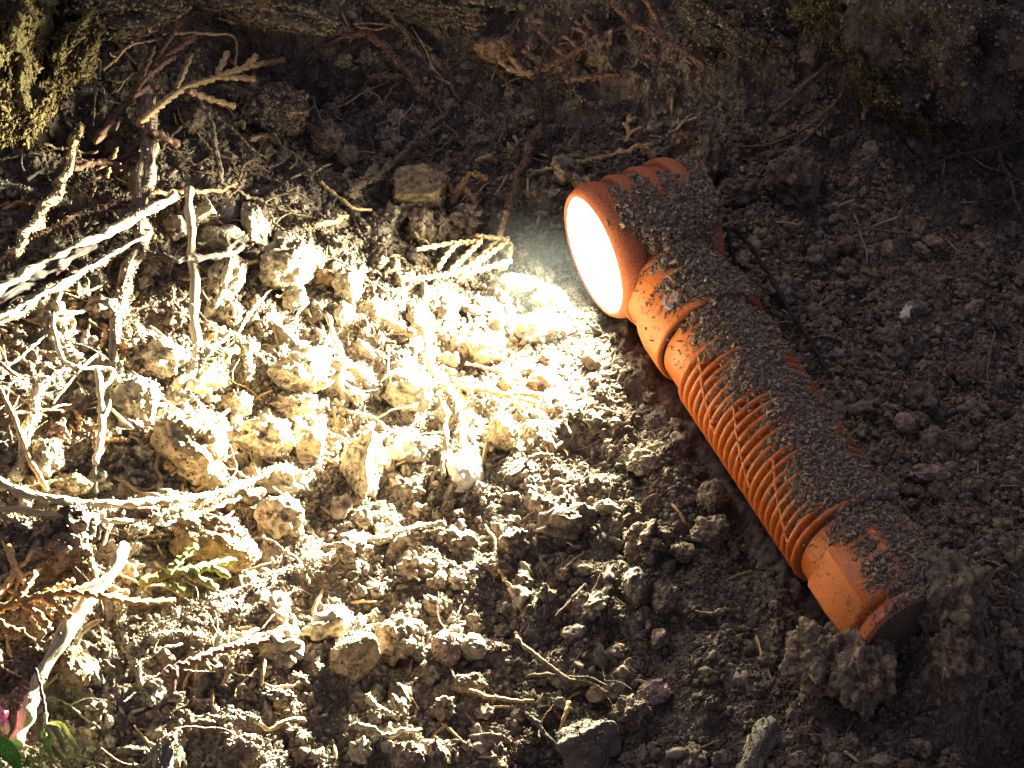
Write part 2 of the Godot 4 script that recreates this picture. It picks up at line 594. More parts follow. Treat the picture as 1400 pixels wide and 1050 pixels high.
# a point on the plan, in millimetres, and how high above the smooth ground
func g(x: float, z: float, h := 0.0) -> Vector3:
	return Vector3(x * 0.001, macro(x * 0.001, z * 0.001) + h * 0.001, z * 0.001)


# ==================================================================== stones and clods

var lump_cache := {}

func shape(seed_: int, sub: int, rough: float, angular: float) -> ArrayMesh:
	var key := "%d %d %.2f %.2f" % [seed_, sub, rough, angular]
	if not lump_cache.has(key):
		lump_cache[key] = lump(seed_, sub, rough, angular)
	return lump_cache[key]


var stone_seed := 100

# p: foot on the plan; a: half width, b: half height seen, in mm
func stone(phrase: String, label: String, called: String, mat: String, p: Vector3, a: float, b: float, angular := 0.0, rough := 0.5, turn := 0.0, tilt := 0.0, group := "") -> MeshInstance3D:
	stone_seed += 1
	if angular >= 0.84:
		a *= 1.12
		b *= 1.1
	var sub := 5 if maxf(a, b) > 8.5 else 4 if maxf(a, b) > 3.6 else 3
	var o := put(called, shape(stone_seed, sub, rough, angular), mats[mat])
	o.position = p + Vector3(0, b * 0.00045, 0)
	o.basis = Basis(Vector3(0, 0.643, 0.766).normalized(), deg_to_rad(-turn)) * Basis.from_euler(Vector3(deg_to_rad(tilt), 0.0, 0.0)).scaled(Vector3(1, 1, 1)) * Basis.from_scale(Vector3(a, b, b) * 0.00108)
	tag(o, label, "stone" if called.ends_with("stone") or called.ends_with("chip") else "soil clod" if called.ends_with("clod") else "rock", group)
	if maxf(a, b) > 3.4 and called != "boulder" and mat != "moss" and mat != "white":
		coat(o, "clinging_crumbs", "crumb", int(9.0 * a * b), 0.17, 1.0)
	landmarks.append([phrase, Vector2(p.x, p.z), maxf(a, b) * 0.001])
	return o


# crumbs, moss leaves or grains clinging to a lump, as one part of it
func coat(o: MeshInstance3D, called: String, mat: String, many: int, size: float, long: float) -> void:
	var r := RandomNumberGenerator.new()
	r.seed = many + 17 * o.get_index()
	var arr := o.mesh.surface_get_arrays(0)
	var v: PackedVector3Array = arr[Mesh.ARRAY_VERTEX]
	var n: PackedVector3Array = arr[Mesh.ARRAY_NORMAL]
	var mmx := MultiMesh.new()
	mmx.transform_format = MultiMesh.TRANSFORM_3D
	mmx.use_colors = true
	mmx.mesh = shape(760, 1, 0.7, 0.3)
	mmx.instance_count = many
	var back := o.basis.inverse()
	for i in many:
		var k := r.randi() % v.size()
		var q := size * 0.001 * pow(r.randf() * 0.95 + 0.05, -0.35)
		var up := (o.basis * n[k]).normalized()
		var lean := (up + Vector3(r.randfn(), r.randfn(), r.randfn()) * 0.5).normalized()
		var side := lean.cross(Vector3(0.31, 0.2, 0.9)).normalized()
		var bb := Basis(side * q, lean * q * long * r.randf_range(0.6, 1.4), side.cross(lean) * q)
		var p := o.basis * v[k] + Vector3(r.randfn(), r.randfn(), r.randfn()) * 0.0004
		mmx.set_instance_transform(i, Transform3D(back * bb, back * p))
		var c := r.randf_range(0.4, 1.4)
		mmx.set_instance_color(i, Color(c * r.randf_range(0.95, 1.08), c, c * r.randf_range(0.8, 1.0)))
	var mi := MultiMeshInstance3D.new()
	mi.name = called
	mi.multimesh = mmx
	mi.material_override = mats[mat]
	tag(mi, "", "", "", "stuff")
	o.add_child(mi, true)


func build_boulders() -> void:
	var o: MeshInstance3D
	o = stone("overhanging dark rock", "huge dark rock overhanging the far bank, earth clinging to it", "rock", "boulder", g(134.8, -107.7, 16), 28.1, 27.6, 0.35, 0.42, 12.0)
	coat(o, "clinging_crumbs", "crumb", 3500, 0.38, 1.0)
	o = stone("dark rock's lower lip", "dark blocky lip of rock jutting under the overhanging rock", "rock", "boulder", g(146.9, -100.2, 14), 13.7, 6.9, 0.5, 0.4, -8.0)
	coat(o, "clinging_crumbs", "crumb", 1200, 0.38, 1.0)
	o = stone("moss clump by the rock", "clump of yellowish moss beside the overhanging dark rock", "moss_clod", "moss", g(100.7, -123.6, 9), 10.9, 8.1, 0.0, 0.8, 30.0)
	coat(o, "moss", "moss_bit", 1500, 0.30, 2.6)
	o = stone("mossy foot of the rock", "strip of yellow-brown moss along the overhanging rock's lower edge", "moss_clod", "moss", g(116.7, -99.9, 9), 5.7, 13.8, 0.0, 0.7, -38.0)
	coat(o, "moss", "moss_bit", 1500, 0.30, 2.6)
	o = stone("mossy pillar clod", "tall mossy clod hanging at the upper corner of the bank", "moss_clod", "moss", g(-144.9, -71.2, 20), 8.0, 20.7, 0.0, 0.7, 4.0)
	coat(o, "moss", "moss_bit", 1500, 0.30, 2.6)
	o = stone("smooth mossy stone", "smooth yellow-green stone under the tall mossy clod", "moss_stone", "moss", g(-145.7, -52.8, 16), 4.7, 9.8, 0.2, 0.3, -5.0)
	coat(o, "moss", "moss_bit", 1500, 0.30, 2.6)
	o = stone("drooping mossy clod", "mossy clod drooping like a tongue over the dark hole", "moss_clod", "moss", g(-131.3, -76.1, 17), 4.9, 11.0, 0.0, 0.75, 28.0)
	coat(o, "moss", "moss_bit", 1500, 0.30, 2.6)
	o = stone("dangling mossy lump", "small mossy lump dangling below the drooping mossy clod", "moss_clod", "moss", g(-138.1, -53.4, 15), 2.8, 6.6, 0.0, 0.8, 25.0)
	coat(o, "moss", "moss_bit", 1500, 0.30, 2.6)
	o = stone("root-matted earth lump", "wide lump of root-matted earth overhanging the bank's top edge", "earth_clod", "clod_dark", g(-83.8, -120.4, 14), 21.5, 6.4, 0.0, 0.7, 12.0)
	coat(o, "clinging_crumbs", "crumb", 2600, 0.3, 1.6)
	o = stone("crumbling earth lump", "crumbling earth lump between the mossy clods and the matted lump", "earth_clod", "boulder", g(-114.6, -95.8, 18), 15.3, 6.7, 0.1, 0.7, -8.0)
	coat(o, "clinging_crumbs", "crumb", 1200, 0.38, 1.0)
	o = stone("flat clod behind the twig", "flat yellowish clod just behind the pale-tipped twig", "earth_clod", "clod", g(-72.8, -92.9, 4), 8.5, 6.9, 0.1, 0.45, 20.0)
	coat(o, "clinging_crumbs", "crumb", 1200, 0.38, 1.0)
	o = stone("dark earth hump", "dark earth hump at the top of the bank above the brown roots", "earth_clod", "boulder", g(-25.7, -139.8, 2), 17.5, 5.9, 0.1, 0.7, 5.0)
	coat(o, "clinging_crumbs", "crumb", 1200, 0.38, 1.0)
	o = stone("brown earth hump", "brown earth hump on the bank behind the torch head", "earth_clod", "boulder", g(71.8, -128.6, 2), 13.9, 7.0, 0.1, 0.7, 15.0)
	coat(o, "clinging_crumbs", "crumb", 1200, 0.38, 1.0)


func build_stones() -> void:
	stone("square ochre stone", "square flat ochre stone standing below the bank", "block_stone", "ochre", g(-28.3, -73.3, 0), 8.4, 6.4, 0.97, 0.12, 3.0)
	stone("round pale clod", "round pale clod under the square ochre stone", "round_clod", "clod", g(-27.6, -60.4, 0), 3.8, 4.5, 0.0, 0.4)
	stone("grey-brown clod", "grey-brown clod wedged beside the round pale clod", "round_clod", "clod_dark", g(-22.0, -62.1, 0), 2.9, 4.1, 0.2, 0.4)
	stone("mushroom-shaped clod", "round pitted clod sitting like a mushroom cap", "round_clod", "pale", g(-66.8, -30.0, 3), 7.1, 6.7, 0.1, 0.32)
	stone("stone under the mushroom clod", "pale stub of stone under the mushroom-shaped clod", "block_stone", "pale", g(-64.0, -22.7, 0), 3.4, 3.9, 0.7, 0.2, 10.0)
	stone("long pale stone", "long pale yellowish stone beside the upright stalk", "smooth_stone", "pale", g(-85.5, -38.6, 0), 6.7, 3.7, 0.5, 0.25, -6.0)
	stone("pale cube stone", "cube-like pale stone touching the upright stalk", "block_stone", "pale", g(-91.7, -45.0, 0), 3.9, 3.3, 0.9, 0.15, -18.0)
	stone("egg-shaped stone", "egg-shaped pale stone behind the long pale stone", "smooth_stone", "pale", g(-84.9, -48.1, 0), 2.8, 3.5, 0.5, 0.2, 10.0)
	stone("leaning slab stone", "leaning pale slab to the right of the long pale stone", "slab_stone", "pale", g(-75.8, -45.9, 0), 3.5, 5.9, 0.7, 0.25, -30.0)
	stone("cube in the stalk's shade", "small cube stone on the far side of the upright stalk", "block_stone", "clod", g(-99.1, -37.9, 0), 3.0, 3.0, 0.9, 0.2, -20.0)
	stone("thumbnail-sized stone", "thumbnail-sized pale stone above the mushroom-shaped clod", "block_stone", "pale", g(-68.7, -44.5, 0), 2.6, 2.6, 0.6, 0.2)
	stone("pitted slab", "pitted pale slab leaning below the curved dark twig", "slab_stone", "pale", g(-83.7, -21.8, 0), 4.3, 7.5, 0.5, 0.3, 22.0)
	stone("knobbly little clod", "knobbly little double clod in the hollow under the pitted slab", "round_clod", "pale", g(-80.9, -10.3, 0), 2.1, 3.4, 0.0, 0.7)
	stone("big banded stone", "big round stone banded brown with bright crust", "smooth_stone", "ochre", g(-89.4, 44.0, 1), 8.9, 9.3, 0.45, 0.25, -12.0)
	stone("stone below the banded one", "squarish stone leaning on the big banded stone", "block_stone", "ochre", g(-84.1, 48.8, 0), 4.6, 4.4, 0.6, 0.3, 15.0)
	stone("smooth cream stone", "smooth cream stone to the right of the pale stalk", "smooth_stone", "pale", g(-103.8, 31.2, 0), 6.1, 6.3, 0.5, 0.25, 35.0)
	stone("rough pale clod", "rough pale clod at the foot of the upright stalk", "round_clod", "pale", g(-99.2, 12.8, 0), 5.8, 5.0, 0.2, 0.4)
	stone("crusty white clod", "crusty white clod riddled with rootlets", "round_clod", "pale", g(-61.0, 7.7, 1), 6.9, 5.9, 0.0, 0.65)
	stone("brown root under the crusty clod", "brown crumbly clod under the crusty white clod", "round_clod", "clod", g(-61.7, 17.3, 0), 5.2, 3.1, 0.0, 0.6)
	stone("pile-top clod", "bright crumbled clod right of the big banded stone", "round_clod", "pale", g(-69.5, 33.0, 0), 6.8, 5.2, 0.0, 0.6)
	stone("half-brown cube", "cube stone with one brown face beside the bright crumbled clod", "block_stone", "ochre", g(-56.9, 29.3, 0), 4.1, 5.2, 0.9, 0.12, 8.0)
	stone("white lump in mid beam", "bright white lump in the middle of the beam", "smooth_stone", "pale", g(-30.3, 7.4, 0), 6.4, 6.0, 0.3, 0.35, 20.0)
	stone("pointed stone", "tall pointed stone standing in the beam", "pointed_stone", "pale", g(-41.8, 36.5, 0), 5.8, 8.9, 0.75, 0.25, 12.0)
	stone("flat pale stone", "flat pale stone beside the tall pointed stone", "slab_stone", "pale", g(-30.0, 29.6, 0), 6.2, 4.0, 0.5, 0.3, -8.0)
	stone("white wedge", "very white wedge stone under the crossing twigs", "smooth_stone", "white", g(-13.2, 36.7, 0), 4.8, 5.8, 0.6, 0.2, 10.0)
	stone("brown-faced stone", "small stone with a brown front face in the brightest spot", "block_stone", "ochre", g(-2.1, 22.2, 0), 4.0, 4.8, 0.7, 0.2)
	stone("two-tone stone", "two-tone stone, half brown half white, near the lens", "block_stone", "ochre", g(-8.2, -11.0, 0), 4.7, 4.1, 0.6, 0.25, 15.0)
	stone("bright round clod", "bright round clod in front of the big twig bundle", "round_clod", "pale", g(-63.6, 61.5, 0), 5.8, 5.6, 0.1, 0.45)
	stone("clod above the bright one", "pale clod just above the bright round clod", "round_clod", "pale", g(-63.4, 48.0, 0), 5.7, 4.3, 0.2, 0.45)
	stone("big brown wedge", "big brown stone with a white sloping top", "wedge_stone", "rust", g(-80.1, 75.4, 1), 11.0, 6.5, 0.6, 0.25, 14.0)
	stone("shaded dark stone", "dark stone with a bright crust behind the white stalk", "block_stone", "clod_dark", g(-117.4, 90.6, 0), 7.3, 5.0, 0.5, 0.4, -8.0)
	stone("bark chunk", "chunk of dark bark lying against the white stalk", "bark_chip", "dark", g(-113.9, 80.4, 2), 3.8, 5.4, 0.5, 0.4, -35.0)
	stone("domed brown stone", "domed brown stone peeping over the thick white stalk", "smooth_stone", "ochre", g(-117.8, 66.1, 0), 5.1, 2.9, 0.2, 0.3)
	stone("cream stone by the thin twig", "cream stone beside the long thin twig", "smooth_stone", "pale", g(-124.3, 59.8, 0), 4.3, 5.1, 0.3, 0.35)
	stone("orange stone", "orange stained stone beside the big diagonal stalk", "block_stone", "rust", g(-111.2, 126.2, 0), 5.2, 5.2, 0.7, 0.25, 25.0)
	stone("cream chip", "cream chip leaning on the orange stone", "cream_chip", "pale", g(-105.7, 126.8, 0), 2.4, 3.3, 0.7, 0.2, -15.0)
	stone("wedge stone", "sharp wedge stone with an amber edge, dark below", "wedge_stone", "ochre", g(-42.1, 106.7, 0), 7.5, 4.7, 0.8, 0.15, -38.0)
	stone("pitted brown clod", "pitted brown clod beside the sharp wedge stone", "round_clod", "clod", g(-31.7, 97.3, 0), 5.7, 5.1, 0.2, 0.4)
	stone("pinkish stone", "pinkish stone in the first of a pair", "smooth_stone", "pink", g(-17.7, 96.9, 0), 3.9, 4.5, 0.5, 0.25)
	stone("speckled round stone", "speckled round stone right of the pinkish stone", "smooth_stone", "pale", g(-10.5, 95.4, 0), 3.4, 3.4, 0.2, 0.25)
	stone("dome clod", "low domed clod in front of the speckled round stone", "round_clod", "clod", g(-11.7, 107.0, 0), 4.1, 2.9, 0.1, 0.3)
	stone("lone pale clod", "lone pale clod at the edge of light beside the grip", "round_clod", "pale", g(37.5, 31.8, 0), 4.6, 3.3, 0.2, 0.4)
	stone("dark ball clod", "round dark ball of soil beside the ribbed grip", "round_clod", "clod_dark", g(56.7, 44.1, 1), 4.3, 4.3, 0.0, 0.22)
	stone("square soil clod", "square brown clod in front of the dark ball of soil", "round_clod", "clod", g(55.6, 55.6, 0), 5.1, 4.1, 0.5, 0.4)
	stone("soft brown clod", "soft brown clod in front of the square clod", "round_clod", "clod", g(47.7, 62.5, 0), 3.5, 2.6, 0.1, 0.4)
	stone("grey egg stone", "grey egg-shaped stone at the edge of the light", "smooth_stone", "grey", g(34.1, 76.0, 0), 3.8, 5.2, 0.3, 0.25, -10.0)
	stone("ragged dark clod", "ragged dark clod where the light ends", "round_clod", "clod_dark", g(37.6, 60.5, 0), 6.1, 5.1, 0.4, 0.6, -25.0)
	stone("brown stone by the egg", "brown stone beside the grey egg-shaped stone", "smooth_stone", "clod", g(41.6, 79.0, 0), 3.6, 4.6, 0.4, 0.3, 20.0)
	stone("lumpy clod at the tail", "big lumpy clod pressed against the torch tail", "big_clod", "clod", g(83.3, 104.8, 7), 9.3, 8.5, 0.0, 0.55, 20.0)
	stone("second lump at the tail", "big rounded clod joined to the lump at the torch tail", "big_clod", "clod", g(92.8, 110.3, 7), 7.3, 9.6, 0.0, 0.5)
	stone("clod under the tail lump", "soil clod under the big lumps at the torch tail", "round_clod", "clod_dark", g(81.5, 113.9, 0), 3.9, 3.3, 0.1, 0.4)
	stone("towering clod", "towering soft clod behind the torch tail", "big_clod", "clod", g(115.3, 94.3, 5), 8.9, 10.9, 0.0, 0.45, 8.0)
	stone("drooping end of the clod", "lower end of earth drooping from the towering clod", "big_clod", "clod_dark", g(116.1, 111.5, 2), 6.3, 8.9, 0.0, 0.5, -12.0)
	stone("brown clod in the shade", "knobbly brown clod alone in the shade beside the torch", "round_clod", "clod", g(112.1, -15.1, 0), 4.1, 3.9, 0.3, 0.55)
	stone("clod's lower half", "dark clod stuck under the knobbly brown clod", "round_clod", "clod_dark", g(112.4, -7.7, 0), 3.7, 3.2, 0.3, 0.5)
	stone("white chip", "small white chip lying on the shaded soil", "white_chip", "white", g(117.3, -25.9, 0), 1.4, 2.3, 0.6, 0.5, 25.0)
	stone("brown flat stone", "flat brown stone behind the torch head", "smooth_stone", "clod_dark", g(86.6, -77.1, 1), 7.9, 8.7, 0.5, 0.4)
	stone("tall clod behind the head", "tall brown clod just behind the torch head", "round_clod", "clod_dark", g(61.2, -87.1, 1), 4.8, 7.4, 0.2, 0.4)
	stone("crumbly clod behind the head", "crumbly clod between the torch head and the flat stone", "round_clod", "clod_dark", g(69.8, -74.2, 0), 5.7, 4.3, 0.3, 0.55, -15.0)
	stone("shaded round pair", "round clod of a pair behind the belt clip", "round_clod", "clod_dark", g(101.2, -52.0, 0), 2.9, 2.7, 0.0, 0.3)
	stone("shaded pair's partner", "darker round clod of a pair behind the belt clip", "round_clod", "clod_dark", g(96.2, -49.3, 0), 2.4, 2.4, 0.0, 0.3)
	stone("amber pebble", "pale amber pebble beside the shaded round pair", "pebble_stone", "ochre", g(114.3, -50.5, 0), 2.0, 2.7, 0.2, 0.2)
	stone("brown pebble high on the bank", "brown pebble in front of the moss strip", "pebble_stone", "pink", g(124.7, -93.3, 0), 1.6, 2.1, 0.4, 0.2)
	stone("knob by the grip", "smooth knob of stone against the buried side of the grip", "pebble_stone", "clod", g(93.5, 17.7, 0), 2.7, 3.2, 0.4, 0.25)
	stone("small pointed stone", "small pointed stone in front of the smooth knob", "pointed_stone", "clod", g(96.5, 23.7, 0), 1.7, 2.3, 0.8, 0.2)
	stone("brown shaded pebble", "brown pebble in the open shaded soil", "pebble_stone", "pink", g(111.2, 23.9, 0), 2.9, 2.7, 0.4, 0.3)
	stone("reddish chip", "reddish chip near the photograph's edge in the shade", "reddish_chip", "pink", g(138.3, -29.5, 0), 2.6, 1.5, 0.7, 0.2, -25.0)
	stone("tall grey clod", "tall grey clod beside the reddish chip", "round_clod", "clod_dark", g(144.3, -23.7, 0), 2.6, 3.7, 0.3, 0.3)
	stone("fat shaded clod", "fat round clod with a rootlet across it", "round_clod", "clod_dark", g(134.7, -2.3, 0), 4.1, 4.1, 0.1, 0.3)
	stone("shaded bump", "brown bump of soil past the torch tail", "round_clod", "clod", g(116.6, 66.1, 0), 3.8, 3.8, 0.2, 0.45)
	stone("reddish flat clod", "flat reddish clod in the shade above the towering clod", "round_clod", "pink", g(115.9, 44.0, 0), 4.5, 2.5, 0.4, 0.35)
	stone("grey triangular stone", "grey triangular stone with a dark lower face", "wedge_stone", "grey", g(19.3, 124.8, 1), 7.3, 6.8, 0.75, 0.2, 20.0)
	stone("shaggy dark stone", "shaggy dark stone above the grey triangular stone", "round_clod", "clod_dark", g(31.5, 114.8, 0), 5.3, 4.5, 0.5, 0.45)
	stone("pink ragged stone", "ragged pinkish stone on the dark crumbs", "smooth_stone", "pink", g(37.6, 107.8, 0), 4.5, 2.9, 0.6, 0.4, -20.0)
	stone("amber cube stone", "amber cube stone behind the shaggy dark stone", "block_stone", "ochre", g(22.9, 107.8, 0), 2.5, 2.0, 0.8, 0.2)
	stone("brown gem stone", "brown faceted stone at the end of a thin root", "block_stone", "clod", g(40.3, 90.8, 0), 2.8, 2.8, 0.7, 0.25)
	stone("lower brown stone", "brown boat-shaped stone at the near edge", "slab_stone", "clod", g(-68.3, 142.5, 0), 5.5, 3.3, 0.7, 0.25, -28.0)
	stone("near edge twin stone", "domed brown stone of a pair at the near edge", "smooth_stone", "clod", g(-27.3, 134.2, 0), 4.4, 4.0, 0.3, 0.3)
	stone("near edge twin's mate", "rougher domed stone of a pair at the near edge", "smooth_stone", "clod", g(-20.6, 132.0, 0), 3.6, 4.2, 0.2, 0.35)
	stone("flat-topped near stone", "flat-topped pinkish stone beside the reddish stick", "block_stone", "pink", g(-7.5, 125.9, 0), 2.9, 2.3, 0.8, 0.2)
	stone("yellow seed-like pebble", "yellow seed-like pebble near the domed pair", "pebble_stone", "pale", g(-32.3, 131.1, 0), 1.7, 1.7, 0.2, 0.2)
	stone("ball clod near the tail", "ball-shaped clod just in front of the torch tail cap", "round_clod", "clod", g(77.4, 92.7, 0), 3.4, 3.2, 0.0, 0.25)
	stone("bright cobble near the lens", "smooth bright cobble close to the lens", "smooth_stone", "pale", g(1.1, -39.3, 0), 6.6, 3.3, 0.3, 0.2)
	stone("lens-side lump", "pale lump nearest in front of the lens", "smooth_stone", "pale", g(11.0, -32.2, 0), 4.8, 4.4, 0.3, 0.4)
	stone("lens-side slab", "pale cracked slab in front of the bright cobble", "slab_stone", "pale", g(7.6, -19.5, 0), 6.7, 4.4, 0.4, 0.4, -30.0)
	stone("white angular stone", "white angular stone below the conifer spray", "block_stone", "pale", g(-42.1, -22.6, 0), 3.9, 3.3, 0.8, 0.15, -8.0)
	stone("pale knob stone", "pale knob left of the white angular stone", "smooth_stone", "pale", g(-49.6, -18.9, 0), 2.8, 3.5, 0.4, 0.25)
	stone("upright pale stone", "upright pale stone left of the conifer spray", "smooth_stone", "pale", g(-48.9, -29.4, 0), 3.7, 5.5, 0.4, 0.35)
	stone("brown hidden stone", "brown stone half hidden beside the upright pale stone", "smooth_stone", "rust", g(-55.1, -32.2, 0), 3.5, 2.4, 0.4, 0.3)
	stone("shaded potato stone", "potato-shaped stone in the dark gap below the crusty clod", "smooth_stone", "clod", g(-77.7, 21.3, 0), 3.9, 3.3, 0.2, 0.3)
	stone("bank clod", "yellowish clod at the twig's pale tip", "round_clod", "clod", g(-57.3, -89.5, 0), 4.8, 5.5, 0.2, 0.4)
	stone("second bank clod", "oval clod right of the pale twig tip", "round_clod", "clod", g(-50.9, -85.5, 0), 3.0, 3.4, 0.1, 0.3)
	stone("grassy fist clod", "knotted clod beside the orange scrap", "round_clod", "clod_dark", g(-15.3, -65.9, 0), 5.4, 4.1, 0.1, 0.7)
	stone("brown log-like clod", "amber-brown block of earth under the top sprig", "block_stone", "rust", g(-4.7, -127.7, 2), 6.3, 4.2, 0.6, 0.3, 20.0)
	stone("bank nugget", "brown nugget on the bank below the amber block", "round_clod", "clod", g(5.1, -109.4, 0), 3.5, 3.0, 0.3, 0.4)
	stone("upright nugget on the bank", "upright dark nugget at the end of the top sprig", "round_clod", "clod_dark", g(29.4, -126.2, 1), 4.7, 6.3, 0.3, 0.5)
	stone("square nugget on the bank", "small square nugget high on the bank", "block_stone", "clod_dark", g(59.9, -134.8, 0), 2.8, 3.3, 0.6, 0.4)
	stone("tail-side nugget", "soft nugget lying on the buried flank of the tail", "round_clod", "clod", g(97.2, 59.9, 2), 1.8, 2.5, 0.1, 0.4)
	stone("tail-side lump", "lumpy soil clod by the nugget on the torch tail", "round_clod", "clod_dark", g(101.7, 63.5, 2), 3.2, 2.8, 0.0, 0.55)


# ==================================================================== twigs

var twig_seed := 300

func twig(phrase: String, label: String, called: String, mat: String, style: int, p: Array, w0: float, w1: float, group := "") -> MeshInstance3D:
	twig_seed += 1
	var o := put(called, tube(p, w0 * 0.0005, w1 * 0.0005, style, twig_seed), mats[mat])
	if style == 1 and maxf(w0, w1) > 1.4 and mat != "dark":
		coat(o, "clinging_crumbs", "crumb", int(14.0 * o.mesh.get_aabb().size.length() * 1000.0), 0.16, 1.0)
	elif style == 0 and maxf(w0, w1) > 2.2:
		coat(o, "clinging_crumbs", "crumb", int(4.0 * o.mesh.get_aabb().size.length() * 1000.0), 0.14, 1.0)
	tag(o, label, "root" if called.ends_with("root") else "stalk" if called.ends_with("stalk") else "twig", group)
	if phrase:
		var m: Vector3 = p[p.size() / 2]
		landmarks.append([phrase, Vector2(m.x, m.z), 0.003])
	return o


func fork(o: MeshInstance3D, mat: String, style: int, p: Array, w0: float, w1: float) -> void:
	twig_seed += 1
	put("side_twig", tube(p, w0 * 0.0005, w1 * 0.0005, style, twig_seed), mats[mat], o)


func build_twigs() -> void:
	var t: MeshInstance3D
	t = twig("thick upright stem", "thick dark stem rising to the bank, its lamp side glaring white", "woody_twig", "twig", 1, [g(-108.4, -80.5, 14), g(-107.3, -68.9, 13), g(-107.2, -54.4, 11), g(-107.6, -39.0, 9), g(-108.2, -23.7, 7), g(-110.2, -7.3, 5), g(-111.5, 7.1, 3), g(-111.3, 23.5, 1)], 5.6, 3.0)
	fork(t, "dark", 1, [g(-108.7, -57.3, 12), g(-112.3, -53.5, 11), g(-118.2, -51.1, 8)], 2.0, 1.4)
	t = twig("upright stalk", "straight upright pale stalk beside the thick dark stem", "pale_stalk", "stalk", 0, [g(-95.5, -48.7, 8), g(-93.6, -31.9, 8), g(-91.4, -11.2, 7), g(-89.7, 7.0, 6), g(-89.6, 15.5, 5), g(-94.4, 22.6, 3)], 2.4, 3.0)
	t = twig("ringed pale stalk", "ringed pale stalk lying in front of the thick dark stem", "pale_stalk", "stalk", 0, [g(-98.6, -42.2, 11), g(-108.0, -31.2, 11), g(-119.2, -19.2, 10), g(-131.7, -5.1, 9), g(-143.5, 10.2, 8)], 2.7, 3.0)
	t = twig("shredded bark bundle", "shredded bark strip below the ringed pale stalk", "bark_twig", "twig", 1, [g(-107.4, -24.8, 8), g(-116.9, -13.7, 8), g(-127.4, 0.3, 7), g(-142.4, 20.5, 6)], 1.8, 2.6)
	t = twig("upper dark root", "dark smooth root running along the ringed pale stalk", "dark_root", "dark", 1, [g(-118.7, -17.1, 9), g(-126.1, -8.5, 9), g(-133.4, -1.7, 8), g(-144.4, 5.0, 7)], 2.0, 3.0)
	t = twig("lower dark root", "darker root under the ringed pale stalk", "dark_root", "dark", 1, [g(-128.9, -3.6, 6), g(-135.0, 3.3, 6), g(-144.0, 10.1, 5)], 2.8, 3.4)
	t = twig("twig over the bundle", "thin pale twig crossing on top of the shredded bark", "thin_twig", "stalk", 0, [g(-105.1, -24.8, 11), g(-114.7, -14.1, 10), g(-123.6, -3.3, 9), g(-132.2, 7.8, 8), g(-142.4, 19.7, 7)], 1.0, 1.4)
	t = twig("flaky pale twig", "flaky knobbed pale twig leaning at the far edge of light", "flaky_twig", "tan", 1, [g(-130.3, -71.5, 12), g(-127.6, -49.0, 12), g(-129.8, -38.3, 11), g(-132.9, -28.1, 10), g(-136.9, -16.5, 9), g(-140.9, -6.3, 8)], 2.4, 3.2)
	t = twig("pale-ended dark twig", "dark twig with a pale bend below the mossy stone", "bent_twig", "grey", 1, [g(-148.0, -32.6, 9), g(-140.7, -32.3, 9), g(-134.8, -32.5, 8), g(-125.4, -33.3, 6)], 2.0, 2.0)
	t = twig("brown leaning twig", "brown twig leaning between the flaky twig and the thick stem", "thin_twig", "red", 1, [g(-111.6, -37.6, 9), g(-120.4, -31.0, 9), g(-128.9, -24.1, 8), g(-136.2, -16.3, 7)], 1.9, 1.2)
	t = twig("pale-tipped twig", "dark twig with a pale tip reaching over the dark hole", "tipped_twig", "dark", 1, [g(-89.9, -90.4, 13), g(-82.8, -91.6, 12), g(-75.3, -91.7, 11), g(-67.5, -88.6, 10), g(-58.6, -86.2, 9)], 1.8, 2.4)
	t = twig("hanging thin twig", "thin twig hanging from the yellow spray", "thin_twig", "twig", 1, [g(-95.9, -82.6, 12), g(-91.5, -77.9, 10), g(-88.9, -68.6, 8), g(-86.9, -57.9, 5)], 1.2, 1.4)
	t = twig("curved dark twig", "curved dark twig with a torn pale end crossing the upright stalk", "curved_twig", "dark", 1, [g(-109.9, -22.5, 9), g(-102.0, -18.5, 10), g(-92.3, -18.9, 12), g(-84.9, -24.0, 11), g(-78.6, -34.0, 9)], 1.6, 1.8)
	fork(t, "tan", 1, [g(-84.5, -24.0, 10.5), g(-81.5, -26.7, 10), g(-78.8, -30.7, 9.5)], 1.2, 1.6)
	t = twig("wavy pale root", "wavy pale root winding down between the bark bundle and cream stone", "wavy_root", "stalk", 0, [g(-126.7, 0.1, 6), g(-127.9, 8.5, 5), g(-126.9, 16.8, 5), g(-124.4, 23.4, 4), g(-121.0, 26.7, 4), g(-111.3, 23.6, 4), g(-111.1, 29.1, 5), g(-112.3, 33.0, 5), g(-108.5, 40.0, 5), g(-101.9, 43.7, 3)], 1.3, 1.1)
	fork(t, "stalk", 0, [g(-127.8, 9.6, 5), g(-123.9, 7.6, 5), g(-119.6, 3.7, 4), g(-114.8, -3.5, 3)], 1.0, 1.4)
	t = twig("stubby jointed stalk", "jointed pale stalk standing over a dark gap", "pale_stalk", "stalk", 0, [g(-114.9, 25.8, 5), g(-112.5, 36.8, 6), g(-111.3, 45.7, 6), g(-111.2, 54.3, 6), g(-111.8, 60.1, 6)], 1.8, 2.2)
	fork(t, "stalk", 0, [g(-111.5, 44.3, 6), g(-110.4, 41.0, 6.5), g(-110.1, 37.3, 7)], 1.5, 1.0)
	fork(t, "grey", 0, [g(-112.0, 58.9, 5), g(-111.6, 62.5, 4), g(-111.3, 67.6, 2)], 1.2, 1.2)
	t = twig("long thin twig", "long thin straight twig beside the cream stone", "thin_twig", "tan", 0, [g(-138.8, 41.1, 6), g(-133.1, 52.2, 6), g(-127.6, 64.5, 6), g(-122.8, 72.5, 5)], 1.3, 1.5)
